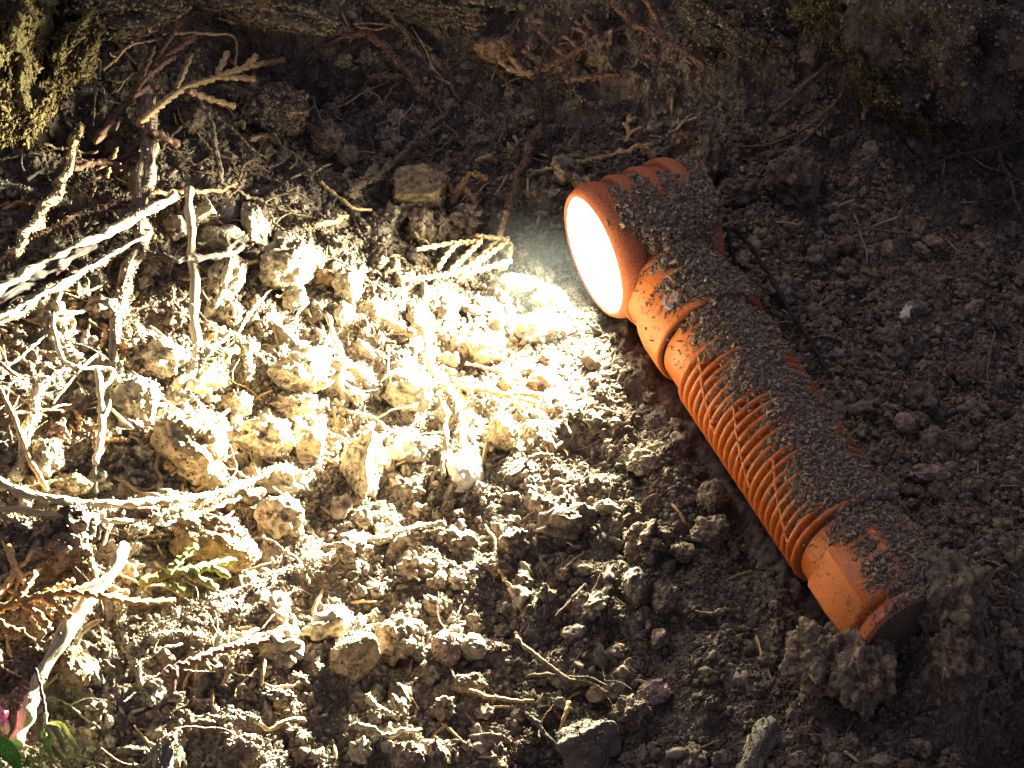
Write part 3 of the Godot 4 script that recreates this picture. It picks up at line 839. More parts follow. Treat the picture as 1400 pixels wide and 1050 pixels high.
	t = twig("thick bleached stalk", "thick bleached stalk half sunk in bright crumbs", "bleached_stalk", "stalk", 1, [g(-128.1, 34.1, 2), g(-129.1, 44.5, 3), g(-130.5, 55.3, 3), g(-131.2, 69.8, 2)], 3.0, 2.6)
	t = twig("thick white stalk", "thick white stalk lying right across below the stones", "white_stalk", "stalk", 0, [g(-136.0, 73.7, 7), g(-126.6, 76.2, 7), g(-115.6, 76.3, 7), g(-103.0, 72.5, 7), g(-91.3, 67.1, 7), g(-81.4, 60.6, 6), g(-73.4, 52.9, 5)], 2.5, 1.8)
	t = twig("lower white stem", "thin white stem just in front of the thick white stalk", "white_stalk", "stalk", 0, [g(-135.4, 81.4, 5), g(-122.7, 80.1, 5), g(-111.8, 79.4, 5), g(-100.6, 76.3, 5)], 1.6, 1.4)
	t = twig("rising white twig", "white twig rising from the white stalk toward the bright clod", "white_twig", "stalk", 1, [g(-101.1, 81.1, 6), g(-91.8, 71.5, 7), g(-82.0, 64.1, 7), g(-72.3, 53.5, 6), g(-64.4, 42.4, 4)], 1.9, 1.4)
	t = twig("second rising twig", "pale twig in front of the rising white twig", "white_twig", "stalk", 1, [g(-100.3, 79.9, 5), g(-91.8, 73.8, 5), g(-81.2, 64.7, 5), g(-74.1, 57.5, 4)], 1.3, 1.0)
	t = twig("big diagonal stalk", "biggest white stalk slanting down to the near corner", "bleached_stalk", "stalk", 0, [g(-101.1, 86.9, 8), g(-105.5, 101.4, 8), g(-111.2, 116.3, 8), g(-116.7, 129.4, 7), g(-119.4, 141.0, 6), g(-121.0, 152.7, 5)], 3.3, 4.0)
	t = twig("blackened twiglet", "thin black twiglet crossing the big diagonal stalk", "black_twig", "dark", 0, [g(-117.9, 133.8, 12), g(-116.0, 139.2, 12), g(-114.8, 143.8, 11), g(-114.4, 148.5, 8)], 0.7, 0.9)
	t = twig("long arching twig", "long arching twig from the bright litter toward the torch", "long_twig", "stalk", 1, [g(-97.3, 118.3, 5), g(-91.1, 111.2, 6), g(-83.4, 101.7, 6), g(-71.4, 92.6, 6), g(-60.7, 83.2, 6), g(-49.6, 74.3, 6), g(-36.2, 64.2, 5), g(-19.3, 54.9, 3)], 1.5, 1.2)
	t = twig("dark twig on the arch", "short dark twig lying on the long arching twig", "dark_twig", "dark", 1, [g(-72.3, 99.1, 8), g(-67.5, 93.5, 8), g(-61.3, 85.6, 8)], 1.5, 1.2)
	t = twig("forked litter stem", "forked pale stem among the litter by the orange stone", "forked_stem_stalk", "stalk", 1, [g(-102.4, 102.6, 6), g(-101.0, 109.7, 5), g(-98.6, 116.7, 4), g(-94.5, 126.6, 3), g(-90.8, 133.6, 2)], 2.2, 1.4)
	fork(t, "stalk", 1, [g(-97.6, 119.3, 4.5), g(-93.8, 113.5, 5), g(-89.7, 108.1, 5)], 1.8, 1.4)
	t = twig("litter straw", "pale straw lying over a dark hump of soil", "pale_stalk", "stalk", 1, [g(-95.9, 120.4, 4), g(-90.8, 114.7, 6), g(-82.9, 111.3, 6), g(-77.3, 111.0, 3)], 1.5, 1.0)
	t = twig("stalk in mid beam", "knotted white stalk running through the middle of the beam", "white_stalk", "stalk", 1, [g(-29.8, -26.9, 4), g(-26.5, -15.3, 5), g(-22.8, -1.2, 5), g(-18.6, 8.4, 5), g(-15.1, 16.7, 5), g(-14.1, 27.9, 5), g(-16.1, 40.4, 4)], 2.2, 2.2)
	t = twig("twin of the beam stalk", "dark-sided twig beside the knotted white stalk", "dark_twig", "twig", 1, [g(-21.1, 9.2, 4), g(-19.0, 19.9, 5), g(-19.1, 30.1, 4), g(-19.8, 39.2, 2)], 1.3, 1.2)
	t = twig("last piece of the beam stalk", "broken stem end below the knotted white stalk", "broken_twig", "twig", 1, [g(-14.9, 36.5, 4), g(-17.4, 44.6, 4), g(-18.8, 49.5, 2)], 1.6, 1.0)
	t = twig("root with hairs", "pale root with many side hairs left of mid beam", "pale_root", "stalk", 0, [g(-54.1, -14.3, 6), g(-51.5, -6.4, 6), g(-48.6, 1.9, 6), g(-49.3, 8.2, 5), g(-47.0, 14.3, 3)], 1.5, 1.3)
	fork(t, "stalk", 0, [g(-48.9, 6.7, 5), g(-54.6, 11.1, 4), g(-59.3, 8.5, 3)], 0.9, 0.7)
	fork(t, "stalk", 0, [g(-49.3, 8.5, 5), g(-45.5, 10.6, 4), g(-42.1, 12.7, 2)], 0.9, 0.6)
	t = twig("half-buried woody twig", "half-buried woody twig above the crusty white clod", "woody_twig", "twig", 1, [g(-69.8, -10.3, 3), g(-63.1, -3.1, 4), g(-55.1, 0.1, 4), g(-46.6, 3.3, 4), g(-37.3, 7.6, 2)], 3.0, 3.2)
	t = twig("stub by the white stone", "stubby twig between the white angular stone and the beam stalk", "stub_twig", "tan", 1, [g(-41.0, -17.6, 3), g(-34.5, -17.3, 4), g(-28.9, -15.6, 3)], 2.4, 2.6)
	t = twig("greenish stick", "greenish stick standing in the dark gap", "green_twig", "twig", 1, [g(-75.9, 3.7, 7), g(-75.4, 10.2, 6), g(-75.1, 14.3, 4)], 1.7, 1.9)
	t = twig("hooked root", "hooked pale root arching over the dark gap", "pale_root", "stalk", 1, [g(-89.1, 17.2, 5), g(-86.2, 10.8, 7), g(-80.9, 3.1, 9), g(-76.3, 3.4, 8), g(-73.2, 1.1, 5)], 1.3, 1.8)
	t = twig("reddish stem by the lens", "reddish scaly stem running down the bank toward the lens", "reddish_twig", "red", 1, [g(8.6, -104.1, 5), g(5.0, -92.6, 6), g(1.8, -80.3, 6), g(-1.4, -68.3, 5)], 2.2, 2.2)
	t = twig("long black root", "long black root trailing down the bank behind the lens", "long_root", "dark", 0, [g(26.0, -138.3, 8), g(18.1, -131.0, 8), g(10.7, -124.8, 7), g(8.4, -116.7, 6), g(10.0, -105.3, 5), g(11.9, -91.5, 4), g(13.2, -75.0, 2)], 1.4, 1.0)
	t = twig("straight black twig", "straight black twig on the bank beside the top sprig", "thin_twig", "dark", 1, [g(8.6, -139.4, 6), g(-2.3, -130.5, 6), g(-10.5, -121.4, 5), g(-16.3, -112.3, 3)], 1.2, 1.3)
	t = twig("brown bank root", "thick brown root curving over the bank", "brown_root", "red", 1, [g(-45.7, -128.3, 6), g(-38.3, -123.5, 6), g(-31.1, -116.9, 5), g(-25.6, -112.6, 3)], 2.2, 2.6)
	fork(t, "red", 1, [g(-45.3, -128.6, 6), g(-53.4, -126.3, 5), g(-60.0, -125.1, 3)], 1.5, 1.1)
	t = twig("second bank root", "short brown root beside the thick brown root", "brown_root", "red", 1, [g(-44.2, -136.3, 6), g(-36.1, -131.7, 6), g(-29.1, -124.8, 4)], 2.0, 1.6)
	t = twig("flat bank twig", "flat brown twig on the bank left of the thick brown root's end", "thin_twig", "red", 1, [g(-45.3, -118.0, 4), g(-39.5, -117.6, 4), g(-32.6, -120.5, 3)], 2.0, 1.8)
	t = twig("grey slanting twig", "grey slanting twig behind the square ochre stone", "grey_twig", "twig", 1, [g(-49.2, -66.9, 4), g(-41.7, -75.9, 5), g(-34.2, -87.1, 5), g(-28.7, -95.6, 5), g(-22.2, -104.1, 3)], 2.0, 1.3)
	t = twig("scaly top stem", "scaly dark stem at the top above the torch head", "scaly_twig", "red", 1, [g(29.8, -138.7, 7), g(38.3, -131.5, 7), g(48.8, -126.7, 6), g(61.8, -120.1, 3)], 2.0, 1.8)
	fork(t, "red", 1, [g(41.9, -138.3, 6), g(45.8, -133.3, 6), g(49.3, -127.6, 5)], 1.8, 1.4)
	t = twig("tan twig behind the head", "tan scaly twig lying behind the torch head", "tan_twig", "tan", 1, [g(5.0, -84.8, 4), g(17.2, -88.2, 4), g(29.9, -92.0, 4), g(44.3, -97.3, 3)], 1.3, 1.2)
	t = twig("bowed rootlet", "bowed dark rootlet sweeping from the cavity to the flat stone", "bowed_root", "red", 0, [g(105.0, -111.5, 7), g(103.0, -104.3, 7), g(98.0, -100.3, 6), g(88.1, -94.6, 5), g(77.9, -92.4, 4), g(65.3, -94.5, 3)], 1.2, 0.8)
	t = twig("second bowed rootlet", "thinner rootlet under the bowed dark rootlet", "bowed_root", "red", 0, [g(100.8, -101.5, 5), g(95.0, -95.9, 5), g(89.2, -91.3, 4), g(80.2, -89.9, 2)], 1.0, 1.0)
	t = twig("dark bank twig", "dark crooked twig in the cavity beside the moss strip", "dark_twig", "dark", 1, [g(103.9, -118.8, 6), g(98.9, -116.0, 6), g(94.0, -114.6, 4)], 1.6, 1.4)
	t = twig("black straight root", "black straight root in front of the flat brown stone", "straight_root", "dark", 0, [g(102.8, -92.7, 4), g(96.8, -77.1, 4), g(91.3, -61.0, 3), g(87.8, -48.6, 2)], 1.1, 1.2)
	t = twig("black trailing root", "black root trailing down from the moss strip", "trailing_root", "dark", 0, [g(109.9, -104.3, 6), g(115.5, -99.2, 5), g(120.0, -94.5, 4), g(125.7, -89.2, 2)], 1.0, 0.8)
	t = twig("forked shade twig", "forked grey twig across the shaded slope under the rock", "forked_twig", "grey", 0, [g(128.9, -83.9, 3), g(137.3, -89.4, 4), g(148.2, -93.3, 5), g(162.5, -94.5, 5)], 1.2, 1.1)
	fork(t, "grey", 0, [g(148.2, -93.3, 5), g(152.1, -95.6, 6), g(155.0, -97.7, 6)], 0.9, 0.6)
	t = twig("shade stick", "brown stick running down the far shaded edge", "thin_twig", "twig", 1, [g(152.7, -94.2, 4), g(154.6, -82.0, 4), g(156.6, -71.1, 3), g(158.1, -60.0, 2)], 1.3, 1.0)
	t = twig("white star root", "white forked hair root on the shaded soil", "white_root", "stalk", 0, [g(105.6, -56.6, 3), g(106.6, -51.5, 3), g(107.9, -47.7, 2)], 0.6, 0.5)
	fork(t, "stalk", 0, [g(107.8, -49.8, 3), g(111.0, -50.8, 3), g(114.6, -53.3, 2)], 0.5, 0.4)
	fork(t, "stalk", 0, [g(107.8, -49.4, 2.5), g(107.4, -46.4, 2), g(107.2, -44.7, 1)], 0.6, 0.5)
	t = twig("rootlet on the fat clod", "rootlet hanging across the fat round clod in the shade", "hair_root", "twig", 0, [g(142.6, -15.8, 5), g(139.5, -5.1, 6), g(138.2, 3.4, 6), g(138.3, 8.4, 4)], 0.8, 0.6)
	t = twig("forked dark rootlet", "branching rootlet in the pit past the torch tail", "forked_root", "dark", 0, [g(91.2, 125.8, 3), g(98.7, 122.9, 4), g(105.4, 120.8, 4), g(111.5, 119.1, 3)], 1.3, 1.0)
	fork(t, "dark", 0, [g(105.4, 120.8, 4), g(107.5, 119.3, 5), g(108.6, 117.1, 5)], 0.9, 0.7)
	t = twig("crooked rootlet", "crooked rootlet climbing from the pit at the near corner", "crooked_root", "twig", 0, [g(125.2, 117.1, 3), g(124.2, 114.3, 5), g(125.5, 110.6, 6), g(127.2, 104.7, 5)], 1.4, 0.9)
	fork(t, "twig", 0, [g(124.9, 111.6, 6), g(129.1, 107.9, 6), g(133.0, 104.9, 5)], 0.9, 0.7)
	t = twig("grey standing stub", "weathered grey wood stub standing at the near edge", "wood_stub", "grey", 1, [g(66.6, 120.2, 5), g(65.1, 126.4, 5), g(63.5, 135.8, 3)], 5.0, 6.2)
	t = twig("half-lit stub", "half-lit wood stub standing at the near edge by the litter", "wood_stub", "grey", 1, [g(-85.7, 144.4, 6), g(-85.7, 148.9, 5), g(-85.7, 154.7, 3)], 5.0, 5.6)
	t = twig("dark peg", "dark peg-like stick at the border of the light", "dark_twig", "dark", 1, [g(27.2, 69.1, 3), g(26.2, 79.1, 4), g(25.1, 86.5, 3), g(24.6, 92.5, 1)], 2.4, 1.4)
	t = twig("reddish stick", "short reddish stick at the near edge", "red_twig", "red", 1, [g(4.3, 120.8, 3), g(2.7, 124.8, 3), g(0.8, 129.4, 2)], 1.9, 1.9)
	t = twig("kinked root", "kinked grey root across the half-lit crumbs", "kinked_root", "twig", 0, [g(0.8, 90.6, 3), g(3.0, 94.8, 4), g(8.8, 99.7, 4), g(14.7, 104.8, 4), g(20.8, 105.0, 2)], 1.2, 1.1)
	t = twig("yellow straight rootlet", "yellowish rootlet in front of the domed clod", "yellow_root", "tan", 0, [g(-11.5, 110.5, 4), g(-6.8, 111.9, 4), g(-1.0, 112.2, 4), g(5.8, 111.5, 3)], 1.1, 0.9)
	t = twig("rootlet to the triangle", "grey rootlet pointing at the grey triangular stone", "grey_root", "grey", 1, [g(2.7, 113.6, 3), g(6.8, 118.8, 3), g(13.1, 125.4, 2)], 1.3, 1.2)
	t = twig("bone-like stalk", "tiny bone-like stalk with a knobbed end", "tiny_stalk", "tan", 0, [g(15.2, 111.8, 4), g(14.0, 115.9, 4), g(12.4, 120.0, 2)], 1.6, 0.7)
	t = twig("rootlet by the grey egg", "thin rootlet bending past the grey egg-shaped stone", "thin_root", "twig", 0, [g(11.9, 85.4, 3), g(17.0, 79.4, 4), g(20.1, 75.0, 3)], 1.0, 0.8)
	t = twig("pale root by wedge", "curling pale root on the dark crumbs before the wedge stone", "curling_root", "tan", 0, [g(-65.3, 132.3, 2), g(-61.8, 134.9, 3), g(-57.0, 131.4, 4), g(-53.6, 128.7, 2)], 1.2, 0.9)
	t = twig("dark splinter", "dark splinter lying below the sharp wedge stone", "dark_splinter_twig", "dark", 1, [g(-49.4, 128.3, 2), g(-46.4, 124.3, 3), g(-43.1, 118.8, 2)], 1.4, 1.2)
	t = twig("bright splinter", "bright splinter on the dark crumbs near the wedge stone", "bright_splinter_twig", "stalk", 1, [g(-38.2, 119.1, 3), g(-34.0, 121.3, 3), g(-29.6, 122.5, 2)], 1.8, 1.0)
	t = twig("root at the bank foot", "pale root at the foot of the bank left of the ochre stone", "pale_root", "tan", 0, [g(-58.5, -68.2, 4), g(-53.5, -64.1, 4), g(-47.8, -60.5, 4), g(-42.9, -63.1, 2)], 1.2, 0.8)
	t = twig("horizontal litter stem", "level yellowish stem in the lit bank litter", "yellow_stalk", "tan", 1, [g(-62.6, -49.0, 3), g(-56.2, -51.3, 4), g(-50.0, -57.6, 3)], 1.4, 2.2)
	t = twig("white rootlet in the bank", "white branching rootlet against the dark hole", "white_root", "tan", 0, [g(-121.7, -79.4, 14), g(-117.7, -83.3, 15), g(-114.2, -88.0, 16), g(-109.8, -91.4, 16), g(-105.6, -95.3, 15)], 0.9, 0.8)
	fork(t, "tan", 0, [g(-117.7, -83.3, 15), g(-119.1, -83.1, 15.5), g(-119.7, -83.4, 16)], 0.6, 0.4)
	t = twig("bank web root", "sagging rootlet with a knot hanging from the yellow spray", "hair_root", "tan", 0, [g(-105.4, -95.3, 17), g(-99.7, -98.6, 17), g(-92.5, -102.2, 17), g(-85.8, -106.5, 16), g(-84.5, -103.4, 14), g(-85.1, -99.2, 12)], 0.9, 0.7)
	t = twig("fine shade twig", "fine dark twig above the grip on the shaded soil", "fine_twig", "dark", 0, [g(85.6, -10.7, 3), g(91.3, -11.7, 4), g(96.9, -12.0, 2)], 0.9, 0.8)


func sprig(phrase: String, label: String, mat: String, w: float, lines: Array) -> void:
	var o := base("conifer_sprig")
	o.position = lines[0][0]
	tag(o, label, "conifer sprig", "dry scale-leaved conifer sprigs")
	for k in lines.size():
		var q := []
		for p in lines[k]:
			q.append(p - o.position)
		if q.size() == 2:
			q.insert(1, (q[0] + q[1]) * 0.5 + Vector3(0, 0.0006, 0))
		twig_seed += 1
		put("stem" if k == 0 else "branchlet", tube(q, w * (0.00052 if k == 0 else 0.00046), w * 0.0004, 2, twig_seed), mats[mat], o)
	var m: Vector3 = lines[0][lines[0].size() / 2]
	landmarks.append([phrase, Vector2(m.x, m.z), 0.004])


func build_sprigs() -> void:
	sprig("yellow conifer spray", "yellowish conifer spray reaching over the dark hole", "tan", 2.4, [[g(-110.7, -63.0, 15), g(-105.6, -70.9, 15), g(-98.8, -80.3, 16), g(-90.3, -88.8, 16), g(-80.7, -97.8, 16), g(-71.8, -117.9, 15)], [g(-100.8, -78.9, 16), g(-99.0, -85.5, 17), g(-97.0, -93.5, 17)], [g(-89.7, -89.6, 16), g(-88.1, -94.4, 17), g(-86.7, -99.4, 17)], [g(-88.8, -89.9, 16), g(-83.6, -92.3, 16), g(-78.6, -94.9, 15)], [g(-97.5, -80.3, 16), g(-91.5, -80.6, 15), g(-83.7, -81.7, 14)], [g(-81.5, -97.4, 16), g(-79.8, -99.5, 17), g(-78.3, -102.7, 17)]])
	sprig("reddish conifer spray", "reddish-brown dead conifer spray crowding the thick stem's top", "red", 2.6, [[g(-121.7, -52.0, 14), g(-116.5, -70.6, 15), g(-110.7, -76.6, 16), g(-107.4, -85.3, 16), g(-104.1, -93.6, 17), g(-100.9, -101.4, 17)], [g(-111.1, -75.9, 16), g(-109.3, -82.8, 17), g(-107.6, -90.4, 17)], [g(-107.8, -84.2, 16), g(-102.5, -91.3, 17), g(-96.0, -99.8, 17)], [g(-110.0, -78.3, 16), g(-104.9, -86.0, 17), g(-101.4, -90.3, 17)], [g(-113.1, -72.7, 16), g(-108.0, -77.3, 16), g(-104.4, -76.0, 16)]])
	sprig("short red sprig", "short reddish sprig lying across the thick dark stem", "red", 2.8, [[g(-109.6, -61.9, 16), g(-104.6, -59.5, 16), g(-98.1, -58.3, 15)]])
	sprig("flat red sprig", "flat reddish sprig left of the thick dark stem", "red", 2.4, [[g(-128.0, -43.5, 10), g(-120.6, -47.6, 11), g(-112.4, -48.8, 10)], [g(-121.6, -47.1, 11), g(-126.0, -45.9, 11), g(-130.3, -47.5, 10)]])
	sprig("tan conifer spray near the lens", "big tan conifer spray lying between the ochre stone and lens", "tan", 1.9, [[g(-1.4, -66.2, 6), g(-4.9, -52.5, 7), g(-13.2, -39.6, 8), g(-21.9, -34.9, 8), g(-33.1, -31.9, 7)], [g(-8.9, -51.1, 8), g(-17.7, -49.3, 8), g(-29.1, -45.3, 7)], [g(-0.7, -52.5, 8), g(-6.2, -52.0, 9), g(-11.1, -52.5, 9)], [g(-10.0, -50.4, 8), g(-14.3, -44.0, 8), g(-18.9, -37.9, 7)], [g(-16.6, -49.6, 8), g(-19.8, -43.7, 8), g(-22.4, -38.3, 7)], [g(0.0, -44.7, 7), g(-7.7, -39.8, 8), g(-15.3, -35.9, 8)], [g(-1.3, -51.8, 8), g(-7.1, -45.4, 8), g(-11.9, -39.3, 8)], [g(-0.4, -52.2, 7), g(-0.9, -46.4, 7), g(-2.2, -41.6, 6)]])
	sprig("orange scrap", "small bright orange sprig standing on the dark bank", "orange_leaf", 2.4, [[g(-19.0, -69.7, 3), g(-16.3, -75.2, 5), g(-12.7, -81.1, 7)], [g(-15.4, -76.6, 5), g(-12.7, -73.1, 5), g(-10.8, -70.0, 4)], [g(-12.7, -80.4, 7), g(-10.2, -79.9, 7), g(-7.5, -79.6, 6)], [g(-17.2, -73.1, 5), g(-18.8, -74.9, 5), g(-20.0, -77.7, 5)]])
	sprig("brown top sprig", "brown conifer spray fanned on the top of the bank", "red", 2.2, [[g(6.1, -119.8, 5), g(14.0, -122.3, 6), g(22.1, -125.8, 6), g(30.3, -129.4, 5), g(37.8, -133.0, 4)], [g(12.1, -121.2, 6), g(7.4, -123.7, 6), g(3.3, -126.2, 6)], [g(17.5, -123.7, 6), g(12.8, -127.3, 6), g(8.2, -131.2, 6)], [g(21.4, -125.5, 6), g(19.1, -128.0, 6), g(15.1, -130.5, 6)], [g(24.4, -126.9, 6), g(23.3, -130.1, 6), g(19.1, -131.9, 6)], [g(28.4, -128.7, 5), g(25.2, -131.6, 6), g(22.1, -135.8, 6)]])
	sprig("amber top sprig", "amber forked sprig under the brown fanned spray", "tan", 2.2, [[g(6.5, -120.5, 4), g(0.0, -121.2, 5), g(-5.1, -124.8, 5)], [g(2.8, -120.9, 5), g(0.0, -124.1, 5), g(-2.3, -126.6, 5)]])
	sprig("bank-edge sprig", "brown sprig poking from the bank's top edge", "red", 2.2, [[g(-14.0, -133.7, 6), g(-11.7, -136.6, 7), g(-8.9, -140.1, 7)], [g(-12.1, -135.9, 7), g(-14.0, -138.4, 7), g(-15.8, -140.5, 7)]])
	sprig("short bank sprig", "short reddish sprig lying level high on the bank", "red", 2.3, [[g(16.8, -118.4, 4), g(25.6, -118.7, 5), g(34.5, -119.8, 4)]])
	sprig("green conifer sprig", "living green conifer sprig in front of the big brown wedge", "green_leaf", 2.6, [[g(-96.4, 99.8, 9), g(-91.0, 95.9, 9), g(-84.5, 92.9, 10), g(-78.5, 89.1, 10), g(-73.3, 85.0, 9)], [g(-89.8, 95.9, 10), g(-86.8, 90.6, 11), g(-82.8, 85.0, 12)], [g(-83.7, 93.2, 10), g(-79.1, 90.3, 10), g(-74.4, 90.9, 8)], [g(-85.0, 93.8, 9), g(-80.7, 94.8, 9), g(-77.2, 95.0, 7)], [g(-90.1, 97.9, 8), g(-86.6, 98.5, 8), g(-83.2, 98.8, 7)]])
	sprig("orange-brown conifer spray", "orange-brown conifer spray over the big diagonal stalk", "orange_leaf", 2.2, [[g(-130.8, 116.2, 9), g(-122.1, 112.2, 11), g(-112.9, 110.8, 14), g(-104.0, 109.9, 14), g(-95.7, 106.9, 10), g(-87.3, 102.0, 7)], [g(-126.0, 113.6, 10), g(-123.5, 109.3, 11), g(-121.3, 103.3, 11)], [g(-119.5, 111.6, 12), g(-115.3, 107.9, 12), g(-111.6, 104.7, 12)], [g(-113.2, 111.0, 14), g(-108.7, 107.3, 13), g(-103.4, 100.9, 11)], [g(-118.4, 111.9, 12), g(-114.2, 114.2, 12), g(-111.3, 116.2, 11)], [g(-123.7, 113.9, 11), g(-120.1, 115.3, 10), g(-117.0, 118.1, 9)], [g(-130.3, 117.9, 9), g(-126.6, 119.9, 8), g(-122.8, 119.6, 7)]])
	sprig("dusty pink sprig", "dusty pinkish conifer spray in front of the dark hump of soil", "red", 2.4, [[g(-88.7, 125.2, 5), g(-81.8, 120.6, 6), g(-74.4, 114.4, 6), g(-66.5, 110.1, 6), g(-56.8, 102.4, 4)], [g(-72.1, 113.3, 6), g(-68.3, 109.8, 6), g(-64.6, 106.1, 5)], [g(-67.4, 110.4, 6), g(-70.1, 111.3, 6), g(-66.4, 105.2, 6)], [g(-85.5, 123.5, 6), g(-85.7, 126.9, 5), g(-86.6, 130.6, 3)]])
	sprig("orange beam sprig", "flat orange conifer sprig lying in the brightest part of the beam", "orange_leaf", 2.0, [[g(-17.0, 4.4, 2), g(-10.6, 5.6, 3), g(-2.1, 7.9, 3), g(7.4, 10.8, 2)], [g(-2.1, 7.9, 3), g(3.2, 7.6, 3), g(8.1, 7.3, 2)], [g(0.0, 8.5, 3), g(1.1, 11.4, 3), g(3.4, 13.4, 2)], [g(-16.0, 5.0, 2), g(-14.4, 7.6, 2), g(-11.7, 9.2, 1)]])
	sprig("dark corner sprig", "dark curled sprig in the shade behind the diagonal stalk", "tan", 2.4, [[g(-130.2, 92.0, 5), g(-128.1, 98.4, 5), g(-124.5, 103.8, 5)], [g(-127.5, 99.7, 5), g(-129.2, 104.4, 5), g(-131.3, 108.3, 5)]])
	sprig("small green sprig bit", "small yellow-green sprig tip curled in the dark gap", "green_leaf", 2.4, [[g(-77.9, 6.6, 8), g(-80.5, 9.9, 9), g(-80.6, 13.4, 9)]])
	sprig("pale sprig by the stalk foot", "pale sprig lying flat at the foot of the upright stalk", "tan", 2.8, [[g(-91.1, 22.3, 5), g(-87.4, 20.7, 6), g(-80.5, 18.5, 6)], [g(-88.3, 21.7, 6), g(-85.4, 16.9, 6), g(-83.6, 14.7, 6)], [g(-89.9, 22.6, 5), g(-87.1, 22.6, 5), g(-84.4, 22.0, 5)]])


# a leaf blade of its own thickness along a spine
func blade(p: Array, width: float, cup: float) -> ArrayMesh:
	var v := PackedVector3Array()
	var idx := PackedInt32Array()
	var nl := 14
	var nw := 6
	for side in 2:
		for i in nl + 1:
			var t := float(i) / nl
			var c := catmull(p, t)
			var d := (catmull(p, minf(t + 0.02, 1.0)) - catmull(p, maxf(t - 0.02, 0.0))).normalized()
			var s := d.cross(Vector3.UP).normalized()
			var up := s.cross(d)
			var w := width * 0.5 * pow(sin(PI * clampf(t * 0.96 + 0.03, 0.0, 1.0)), 0.75)
			for k in nw + 1:
				var x := 2.0 * k / nw - 1.0
				var y := cup * x * x * w - 0.00012 * exp(-x * x * 30.0) + 0.06 * w * sin(t * 22.0 + absf(x) * 3.0)
				v.append(c + s * x * w + up * (y - 0.00018 * side))
	var row := nw + 1
	var half := (nl + 1) * row
	for i in nl:
		for k in nw:
			var a := i * row + k
			idx.append_array([a, a + 1, a + row, a + 1, a + row + 1, a + row])
			idx.append_array([half + a, half + a + row, half + a + 1, half + a + 1, half + a + row, half + a + row + 1])
	return finish(v, idx)


func build_leaves() -> void:
	var lf := put("green_leaf", blade([g(-126.8, 153.8, 9), g(-123.2, 156.8, 10), g(-120.8, 159.5, 10), g(-118.9, 161.6, 7)], 0.0042, 0.6), mats.fresh)
	tag(lf, "fresh bright green leaf at the near corner", "leaf")
	landmarks.append(["fresh green leaf", Vector2(lf.get_aabb().get_center().x, lf.get_aabb().get_center().z), 0.004])
	var w := base("wilted_seedling")
	w.position = g(-114.9, 147.5, 5)
	tag(w, "wilted pale green seedling with drooping leaves at the near corner", "seedling")
	for line in [[g(-114.7, 148.3, 9), g(-115.3, 151.1, 8), g(-114.8, 151.9, 5), g(-115.5, 154.1, 3)], [g(-114.3, 148.0, 9), g(-111.9, 149.4, 8), g(-110.7, 150.8, 5), g(-109.1, 153.8, 4)], [g(-114.2, 148.9, 9), g(-112.9, 150.8, 7), g(-113.3, 153.0, 5), g(-111.8, 155.5, 3)], [g(-113.7, 147.8, 9), g(-111.2, 146.9, 7), g(-108.8, 149.2, 5), g(-105.8, 151.9, 4)], [g(-114.9, 148.9, 7), g(-113.8, 151.6, 5), g(-111.2, 153.8, 4), g(-108.0, 156.0, 3)]]:
		var q := []
		for p in line:
			q.append(p - w.position)
		put("leaf", blade(q, 0.0017, 1.2), mats.wilted, w)
	put("stem", tube([g(-114.5, 145.4, 10) - w.position, g(-114.3, 148.0, 9) - w.position, g(-115.2, 149.2, 4) - w.position], 0.0004, 0.0006, 0, 777), mats.wilted, w)
	var pe := base("pink_petals")
	pe.position = g(-124.6, 147.6, 8)
	tag(pe, "crumpled pink petals at the frame's edge above the green leaf", "petal")
	for line in [[g(-126.9, 150.5, 7), g(-125.1, 148.4, 9), g(-123.4, 145.3, 9)], [g(-127.1, 146.1, 7), g(-124.3, 149.4, 9), g(-123.3, 151.2, 7)], [g(-128.2, 142.9, 7), g(-125.7, 146.3, 9), g(-124.6, 147.6, 8)]]:
		var q := []
		for p in line:
			q.append(p - pe.position)
		put("petal", blade(q, 0.0028, 0.5), mats.petal, pe)
	var sd := base("seed_cluster")
	sd.position = g(-121.5, -76.2, 9)
	tag(sd, "cluster of three round cream seeds hanging in the dark hole", "seeds")
	for q in [g(-122.4, -75.7, 9), g(-120.6, -76.3, 9.5), g(-120.4, -75.2, 9)]:
		var e := put("seed", shape(90, 3, 0.05, 0.0), mats.pale, sd)
		e.position = q - sd.position
		e.scale = Vector3.ONE * 0.0009


# ==================================================================== the torch

func ring(prof: Array, seg := 64) -> ArrayMesh:
	return lathe(prof, seg)


func mm(list: Array) -> Array:
	var out := []
	for k in range(0, list.size(), 2):
		out.append(Vector2(list[k], list[k + 1]) * 0.001)
	return out


var hb := Basis()
const HEAD_AT := Vector3(0.1605, 0.0035, 0.0010)

func head_basis() -> void:
	hb.x = Vector3(-0.03, 0, -1).normalized()
	hb.y = Vector3(0, 1, 0)
	hb.z = hb.x.cross(hb.y)


